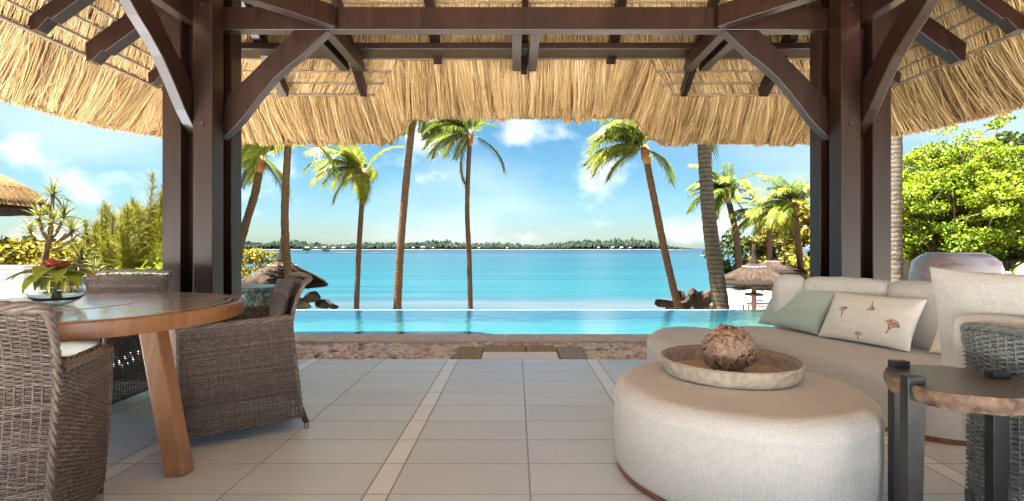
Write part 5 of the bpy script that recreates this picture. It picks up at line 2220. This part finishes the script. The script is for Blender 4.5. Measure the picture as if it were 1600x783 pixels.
def bush_tree(name, label, cat, base, top_c, rx, ry, rz, nclump, per, leaf, mat, stems=5, r_stem=.05, stem_mat='trunk_wood', group=None, clump_r=(.25, .5), seed=0, fill=0.35):
    rd = random.Random(seed)
    gz = to_ground(base)
    root = thing(name, label, cat, (base[0], base[1], gz), 0, group)
    b = Vector((base[0], base[1], gz - .1))
    cs, rr = [], []
    for k in range(nclump):
        d = Vector((rd.gauss(0, 1), rd.gauss(0, 1), rd.gauss(0, 1))).normalized()
        q = rd.uniform(fill, 1.0) ** .5
        cs.append((top_c[0] + d.x * rx * q, top_c[1] + d.y * ry * q, top_c[2] + d.z * rz * q))
        rr.append(rd.uniform(*clump_r))
    P = clump_points(cs, rr, per)
    zmin = gz + .05
    P = P[P[:, 2] > zmin]
    ti = np.clip(rng.normal(.5, .2, len(P)), 0, 1)
    link('crown', leaf_mesh('crown', P, rng.uniform(.7, 1.25, len(P)) * leaf, M[mat], aspect=.6, tint=ti), root, True)
    for k in range(stems):
        c = Vector(cs[rd.randrange(len(cs))])
        m = b.lerp(c, .5) + Vector((rd.uniform(-.2, .2), rd.uniform(-.2, .2), rd.uniform(0, .25)))
        st_ = b + Vector((rd.uniform(-.15, .15), rd.uniform(-.15, .15), 0))
        pts = catmull([st_, m, c], 5)
        n_ = len(pts)
        MB().tube(pts, [r_stem * (1 - .8 * i / (n_ - 1)) for i in range(n_)], 7).build('limb' if k else 'trunk', M[stem_mat], root, smooth=True, world=True)
    return root


def fan_tree(label, base, H, Rx, Ry, stems, per, leaf, mat, seed):
    """many stems fan out of one base; leaf sprays along their outer ends"""
    rd = random.Random(seed)
    gz = to_ground(base)
    root = thing('broadleaf_tree', label, 'tree', (base[0], base[1], gz), 0)
    b = Vector((base[0], base[1], gz - .1))
    P, TI = [], []

    def spray(c, r, n, shade):
        d = norm(rng.normal(size=(n, 3)))
        q = rng.uniform(.2, 1.0, n) ** .5
        P.append(np.array(tuple(c)) + d * (q * r)[:, None] * np.array([1.0, 1.0, .55]))
        TI.append(np.clip(rng.normal(shade, .17, n), 0, 1))
    for k in range(stems):
        a = k * 2.39996
        q = math.sqrt((k + .5) / stems)
        top = Vector((base[0] + math.cos(a) * Rx * q, base[1] + math.sin(a) * Ry * q, gz + H * (1.0 - .42 * q ** 2.2) * rd.uniform(.86, 1.04)))
        mid = b.lerp(top, .45) + Vector((rd.uniform(-.15, .15), rd.uniform(-.15, .15), .25 * H * (1 - q) * .4))
        pts = catmull([b + Vector((rd.uniform(-.2, .2), rd.uniform(-.2, .2), 0)), mid, top], 6)
        n_ = len(pts)
        MB().tube(pts, [.042 * (1 - .85 * i / (n_ - 1)) for i in range(n_)], 6).build('limb' if k else 'trunk', M['trunk_wood'], root, smooth=True, world=True)
        for j in range(11):
            t = rd.uniform(.42, 1.0)
            p = pts[min(int(t * (n_ - 1)), n_ - 1)]
            c = p + Vector((rd.gauss(0, .30), rd.gauss(0, .30), rd.gauss(.05, .22)))
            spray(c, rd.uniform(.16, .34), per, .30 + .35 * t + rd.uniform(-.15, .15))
            if j % 2 == 0:
                MB_tw.tube([p, p.lerp(c, .6) + Vector((0, 0, .03)), c], [.012, .008, .004], 4)
    P_, T_ = np.concatenate(P), np.concatenate(TI)
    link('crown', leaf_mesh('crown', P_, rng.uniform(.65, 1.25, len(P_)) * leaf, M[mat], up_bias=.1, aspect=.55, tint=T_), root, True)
    MB_tw.build('twigs', M['trunk_wood'], root, world=True)["kind"] = 'stuff'
    return root


MB_tw = MB()
fan_tree('bright yellow-green many-stemmed tree behind the large pot', (10.75, 12.2), 4.05, 2.5, 1.7, 50, 125, .085, 'leaf_bright', 3)
t1 = bush_tree('broadleaf_tree', 'darker tree with red flowers at the picture edge beside the bright tree', 'tree', (13.6, 13.0), (13.7, 13.0, 1.6), 1.3, 1.3, 2.6, 70, 170, .13, 'leaf_dark', 6, .06, seed=4)
n = 420
P = np.stack([rng.normal(13.1, .55, n), rng.normal(11.9, .25, n), rng.uniform(-.1, 2.6, n)], -1)
ks = rng.integers(0, 26, n)
cc = np.stack([rng.uniform(12.4, 13.9, 26), rng.uniform(11.7, 12.2, 26), rng.uniform(0, 2.8, 26)], -1)
P = cc[ks] + rng.normal(0, .09, (n, 3))
link('red_blossom', leaf_mesh('red_blossom', P, .08, M['flower_red'], aspect=.8), t1, True)
bush_tree('broadleaf_tree', 'dark tall tree standing behind the bright tree', 'tree', (15.5, 17.5), (15.5, 17.5, 2.6), 3.4, 1.6, 2.6, 70, 170, .2, 'leaf_dark', 5, .1, seed=5)
bush_tree('shrub', 'low dark shrub in front of the fence under the bright tree', 'shrub', (9.6, 10.6), (9.6, 10.6, .15), .7, .5, .35, 22, 120, .10, 'leaf_dark', 4, .03, seed=6, group='garden shrubs')
bush_tree('shrub', 'small yellow-green shrub by the fence at the picture edge', 'shrub', (10.9, 10.4), (10.9, 10.4, .25), .55, .4, .4, 18, 120, .10, 'leaf_bright', 4, .03, seed=7, group='garden shrubs')
# trees behind the parasols on the beach
bush_tree('broadleaf_tree', 'yellow-green tree behind the beach parasols beside the post', 'tree', (25.5, 46), (25.5, 46, 1.0), 4.3, 2.6, 4.2, 110, 170, .34, 'leaf_yellow', 8, .12, seed=8, clump_r=(.5, 1.0))
bush_tree('broadleaf_tree', 'sparse grey-green tree between the parasol spires and the sea', 'tree', (20.4, 46), (20.4, 46, .3), 2.9, 1.8, 2.5, 46, 90, .28, 'leaf_dark', 7, .09, seed=9, clump_r=(.4, .8))
bush_tree('shrub', 'bright yellow bush low behind the far parasol', 'shrub', (15.6, 27), (15.6, 27, -.3), 1.1, .9, .9, 30, 130, .2, 'leaf_yellow', 4, .05, seed=10, group='garden shrubs')
bush_tree('hedge', 'dark clipped hedge at the back of the beach', 'hedge', (17.5, 26.5), (17.8, 26.5, -1.0), 3.0, .8, .75, 46, 150, .16, 'leaf_dark', 4, .05, seed=11)
# dining side
bush_tree('shrub', 'golden leafy bush low beyond the vase', 'shrub', (-10.6, 10.4), (-10.6, 10.4, .35), 2.0, .9, .85, 62, 150, .11, 'leaf_yellow', 6, .04, seed=12, group='garden shrubs')
bush_tree('shrub', 'yellow-green bush next to the dining-side post, before the water', 'shrub', (-8.7, 12.2), (-8.7, 12.2, .25), .75, .6, .85, 34, 120, .10, 'leaf_yellow', 5, .04, seed=13, group='garden shrubs')
bush_tree('shrub', 'golden bush showing between the post and the leaning palm', 'shrub', (-9.75, 18.5), (-9.75, 18.5, -.1), .95, .7, 1.15, 40, 130, .13, 'leaf_yellow', 5, .04, seed=14, group='garden shrubs')
bush_tree('shrub', 'dark green far bush on the low hill at the picture edge', 'shrub', (-19.0, 19.5), (-19.0, 19.5, .35), 3.5, 1.0, 1.0, 50, 120, .2, 'leaf_dark', 4, .06, seed=15, group='garden shrubs')


bush_tree('shrub', 'golden-green bush right behind the low white wall', 'shrub', (-8.6, 7.4), (-8.6, 7.4, .30), 1.7, .6, .55, 48, 150, .09, 'leaf_yellow', 5, .03, seed=21, group='garden shrubs')
bush_tree('shrub', 'dense green shrub filling the gap below the casuarinas', 'shrub', (-5.9, 8.6), (-6.0, 8.6, .15), 1.1, .5, .55, 40, 140, .09, 'leaf_bright', 5, .03, seed=22, group='garden shrubs')
bush_tree('shrub', 'leafy green shrub between the large pot and the bright tree', 'shrub', (8.0, 8.6), (8.0, 8.6, .1), 1.2, .5, .5, 40, 140, .09, 'leaf_dark', 5, .03, seed=23, group='garden shrubs')


def feather_tree(label, base, h, r, n_br, seed, lean=0.12):
    """casuarina: upright plumes of thin drooping needles"""
    rd = random.Random(seed)
    gz = to_ground(base)
    root = thing('casuarina_tree', label, 'tree', (base[0], base[1], gz), 0, 'feathery casuarinas')
    P0, P1, TI = [], [], []
    for k in range(n_br):
        a = rd.uniform(0, 6.28)
        q = rd.uniform(.1, 1) ** .6
        ht = h * rd.uniform(.55, 1.0) * (1 - .45 * q)
        bx, by = base[0] + math.cos(a) * r * q * .5, base[1] + math.sin(a) * r * q * .5
        tx, ty = base[0] + math.cos(a) * r * q + lean * ht, base[1] + math.sin(a) * r * q
        pts = catmull([Vector((bx, by, gz)), Vector(((bx * .4 + tx * .6), (by * .4 + ty * .6), gz + ht * .55)), Vector((tx, ty, gz + ht))], 6)
        if k < 12:
            n_ = len(pts)
            MB().tube(pts, [.035 * (1 - .85 * i / (n_ - 1)) for i in range(n_)], 6).build('limb' if k else 'trunk', M['trunk_wood'], root, smooth=True, world=True)
        A = np.array([tuple(p) for p in pts])
        m = 430
        t = rng.uniform(.12, 1.0, m)
        L_ = np.linspace(0, 1, len(A))
        p = np.stack([np.interp(t, L_, A[:, i]) for i in range(3)], -1)
        out_ = rng.normal(0, 1, (m, 3)) * .55 + np.array([.25, 0, .85])
        ln = rng.uniform(.16, .42, m) * (1.15 - .6 * t)
        P0.append(p)
        P1.append(p + norm(out_) * ln[:, None])
        TI.append(np.clip(rng.normal(.45, .18, m) + .2 * t, 0, 1))
    P0, P1 = np.concatenate(P0), np.concatenate(P1)
    link('foliage', strand_mesh('foliage', P0, P1, rng.uniform(.005, .012, len(P0)), M['needle'], bend=rng.normal(0, .02, P0.shape), segs=2, tint=np.concatenate(TI), taper=.3), root, True)["kind"] = 'stuff'
    return root


feather_tree('tall feathery golden-green casuarina between the screw pine and the post', (-7.75, 10.3), 3.15, .85, 46, 2)
feather_tree('feathery casuarina just behind the screw pine', (-8.75, 10.9), 2.75, .9, 40, 3)
feather_tree('low feathery casuarina beside the dining-side post', (-6.75, 10.2), 2.1, .65, 32, 4)


def rosette(parent, c, n, L_, wd, mat, seed, up0=70, up1=-25, tag_name='strap_leaf'):
    rd = random.Random(seed)
    mh = [blade_mesh(M[mat], tag_name, L=L_, Wd=wd, up=R(u), droop=R(dr), n=6, fold=.35) for u, dr in ((72, 35), (45, 45), (15, 45), (-10, 35))]
    for k in range(n):
        t = k / n
        o = link(tag_name, mh[min(int(t * 4), 3)], parent)
        o.matrix_parent_inverse = base_matrix(parent).inverted()
        o.location = Vector(c)
        o.rotation_euler = (0, rd.uniform(-.2, .2), k * 2.39996 + seed)
        o.scale = (rd.uniform(.8, 1.15),) * 3


# screw pine
by = 8.4
gz = to_ground((-7.78, by))
sp = thing('screw_pine', 'screw pine with spiky leaf rosettes on forked branches behind the vase', 'tree', (-7.78, by, gz))
B0 = Vector((-7.80, by, gz - .1))


def spx(px, py, dy=0.0):
    return at(px, py, by + dy)


fork = spx(76, 375)
MB().tube(catmull([B0, spx(70, 420), spx(72, 395), fork], 5), [.055 - .015 * i / 15 for i in range(16)], 9).build('trunk', M['stem_pale'], sp, smooth=True, world=True)
heads = [(83, 306, 0, 44, .36), (60, 342, -.25, 38, .36), (100, 340, .3, 38, .36), (48, 364, .2, 32, .32), (112, 364, -.3, 34, .34), (82, 350, -.3, 34, .36)]
for k, (a, b, dy, n, L_) in enumerate(heads):
    c = spx(a, b, dy)
    MB().tube(catmull([fork, fork.lerp(c, .5) + Vector((0, 0, -.06)), c], 5), [.036 - .014 * i / 10 for i in range(11)], 8).build('branch', M['stem_pale'], sp, smooth=True, world=True)
    rosette(sp, c, n, L_, .022, 'leaf_spiky', k + 1)
MB().tube([spx(84, 392), spx(100, 384, -.3), spx(122, 366, -.5)], [.026, .022, .016], 7).build('branch', M['stem_pale'], sp, smooth=True, world=True)

yc_ = at(124, 412, 8.0)
gz = to_ground(yc_)
yu = thing('spiky_plant', 'yellow striped spiky plant below the casuarinas, behind the wicker chair', 'plant', (yc_.x, yc_.y, gz))
MB().tube([(yc_.x, yc_.y, gz - .05), (yc_.x, yc_.y, yc_.z)], [.05, .04], 8).build('stem', M['stem_pale'], yu, smooth=True, world=True)
rosette(yu, yc_, 30, .46, .024, 'leaf_spiky', 5)
yc_ = at(148, 428, 7.6)
yu = thing('spiky_plant', 'smaller spiky plant with orange base, beside the striped one', 'plant', (yc_.x, yc_.y, to_ground(yc_)))
MB().tube([(yc_.x, yc_.y, to_ground(yc_) - .05), (yc_.x, yc_.y, yc_.z)], [.04, .03], 8).build('stem', M['petiole'], yu, smooth=True, world=True)
rosette(yu, yc_, 22, .30, .02, 'leaf_spiky', 9)

# ------------------------------------------------------------------ neighbouring thatched pavilion and fence
nb = thing('thatched_hut', 'neighbouring hut with a rounded thatched roof at the picture edge', 'hut', (-13.42, 10.0, to_ground((-13.42, 10))))
gz = to_ground((-13.42, 10))
prof = [(2.55, 1.98 - gz), (3.0, 1.88 - gz), (3.07, 1.93 - gz), (3.04, 2.02 - gz), (2.75, 2.36 - gz), (2.35, 2.62 - gz), (1.6, 3.0 - gz), (.7, 3.4 - gz), (.05, 3.65 - gz)]
MB().lathe(prof, 64).build('roof', M['thatch_top'], nb, smooth=True)
n = 9000
a = rng.uniform(-.9, 1.2, n) - .5
r0_ = 3.07 - rng.uniform(.02, 1.6, n)
r1_ = np.minimum(r0_ + rng.uniform(.2, .4, n), 3.08)
rr = np.array([q[0] for q in prof[2:]][::-1])
zz_ = np.array([q[1] for q in prof[2:]][::-1])
P0 = np.stack([r0_ * np.cos(a), r0_ * np.sin(a), np.interp(r0_, rr, zz_) + .02], -1)
P1 = np.stack([r1_ * np.cos(a), r1_ * np.sin(a), np.interp(r1_, rr, zz_) + .01], -1)
link('roof_straw', strand_mesh('roof_straw', P0, P1, rng.uniform(.012, .022, n), M['straw_out'], segs=1), nb)["kind"] = 'stuff'
for k in range(5):
    q = k * 2 * math.pi / 5 + .2
    MB().tube([(2.3 * math.cos(q), 2.3 * math.sin(q), -.1), (2.3 * math.cos(q), 2.3 * math.sin(q), 2.1 - gz)], .09, 10).build('post', M['wood'], nb, smooth=True)

fn = thing('garden_fence', 'dark wooden board fence behind the pots', 'fence', (11.5, 11.2, -0.14))
fm = MB().box(0, .135, -.012, .012, 0, .92).mesh('board', M['fence_wood'])
for k in range(48):
    o = link('board', fm, fn)
    o.location = (-3.6 + k * .15, 0, random.uniform(-.02, .02))
for z in (.2, .7):
    MB().box(-3.6, 3.6, .013, .05, z, z + .07).build('rail', M['fence_wood'], fn)

# ------------------------------------------------------------------ far shore across the lagoon
FY = 1100.0
sx = 780 / FY


def ftop(px):
    """skyline height of the far trees in metres"""
    h = 12.5 + 2.5 * math.sin(px * .021) + 2.0 * math.sin(px * .057 + 1)
    if 880 < px < 1060:
        h += 5.5 * math.sin((px - 880) / 180 * math.pi)
    if 400 < px < 460:
        h += 3
    return max(1.0, h * min(1, max(0, (1094 - px) / 60)))


ld = MB()
xs = list(range(-260, 1100, 20))
for px in xs:
    X = (px - 806) / 780 * FY
    k = min(1, (1100 - px) / 60)
    ld.v += [(X, FY - 4, -2.6), (X, FY, -2.4 + 1.2 * k), (X, FY + 12 + 60 * k, -2.4 + 3.0 * k), (X, FY + 30 + 160 * k, -2.7)]
for i in range(len(xs) - 1):
    for k in range(3):
        a = i * 4 + k
        ld.f.append((a, a + 4, a + 5, a + 1))
tag(ld.build('far_shore', M['far_sand'], smooth=True), 'low far shore across the lagoon', kind='structure')
Cs, Ss, Ti = [], [], []
for k in range(5200):
    px = rng.uniform(-250, 1088)
    X = (px - 806) / 780 * FY
    d = rng.random() ** 1.3
    h = ftop(px) * rng.uniform(.45, 1.15) * (.6 + .5 * d)
    Cs.append((X, FY + 8 + d * 70, -1.0 + h * .5 + d * 2.5))
    wd = rng.uniform(2.0, 4.5)
    Ss.append((wd, wd, h * .55))
    Ti.append(np.clip(rng.normal(.4, .22), 0, 1))
fw_ = link('far_woodland', scatter_blobs('far_woodland', np.array(Cs), np.array(Ss), M['far_leaf'], 1, np.array(Ti), jit=.22, tilt=.1))
tag(fw_, 'distant line of coastal trees across the lagoon', 'woodland', kind='stuff')
hs_ = [(478, 7, 1), (492, 5, .8), (505, 8, 1.1), (520, 6, .8), (535, 7, 1.0), (645, 6, .9), (660, 9, 1.2), (676, 5, .8), (748, 4, .7), (792, 4, .7), (936, 5, .9), (958, 7, 1.1), (972, 6, 1.0), (985, 6, .9)]
for k, (px, w_, s_) in enumerate(hs_):
    X = (px - 806) / 780 * FY
    W_ = w_ / 780 * FY * .8
    place_ = ['first', 'second', 'third', 'fourth', 'fifth', 'sixth', 'seventh', 'eighth', 'ninth', 'tenth', 'eleventh', 'twelfth', 'thirteenth', 'fourteenth'][k]
    hh = thing('shore_house', 'small white house on the far shore, %s from the dining-side post' % place_, 'house', (X, FY + 3, -1.3), 0, 'white houses on the far shore')
    H_ = 4.2 * s_
    MB().box(-W_ / 2, W_ / 2, 0, 6, 0, H_).build('wall', M['house_white'], hh)
    MB().add([(-W_ / 2 - .5, -.6, H_), (W_ / 2 + .5, -.6, H_), (W_ / 2 + .5, 6.6, H_), (-W_ / 2 - .5, 6.6, H_), (-W_ / 4, 3, H_ + 1.8), (W_ / 4, 3, H_ + 1.8)],
             [(0, 1, 5, 4), (1, 2, 5), (2, 3, 4, 5), (3, 0, 4), (3, 2, 1, 0)]).build('roof', M['house_roof'] if k % 3 else M['house_white'], hh)
# mangrove islets
for (px, w_, lab) in ((480, 7, 'mangrove bush on an islet in the lagoon, nearer the parasol'), (509, 5, 'smaller mangrove bush on an islet in the lagoon, by the slim palm')):
    X = (px - 806) / 780 * 420
    m_ = thing('mangrove', lab, 'mangrove', (X, 420, -2.4), 0, 'mangroves in the lagoon')
    r_ = w_ / 780 * 420
    P = clump_points([(X + rng.normal(0, r_ * .4), 420 + rng.normal(0, 1), -2.4 + r_ * rng.uniform(.55, .9)) for _ in range(14)], [r_ * .33] * 14, 60)
    link('crown', leaf_mesh('crown', P, .8, M['leaf_dark'], aspect=.7), m_, True)
    MB().tube([(X, 420, -2.6), (X, 420, -2.4 + r_ * .7)], .25, 6).build('trunk', M['trunk_wood'], m_, world=True)
for (px, w_, lab) in ((425, 13, 'low dark reef rock in the lagoon beside the post'), (540, 20, 'long low reef rock in the lagoon by the slim palm'), (588, 8, 'short reef rock in the lagoon between two palms')):
    X = (px - 806) / 780 * 400
    o = rock(lab, (X, 400, -2.5), (w_ / 780 * 400, 2.0, .55), px, 'boulder', 2)
    tag(o, lab, 'reef', 'reef rocks in the lagoon')
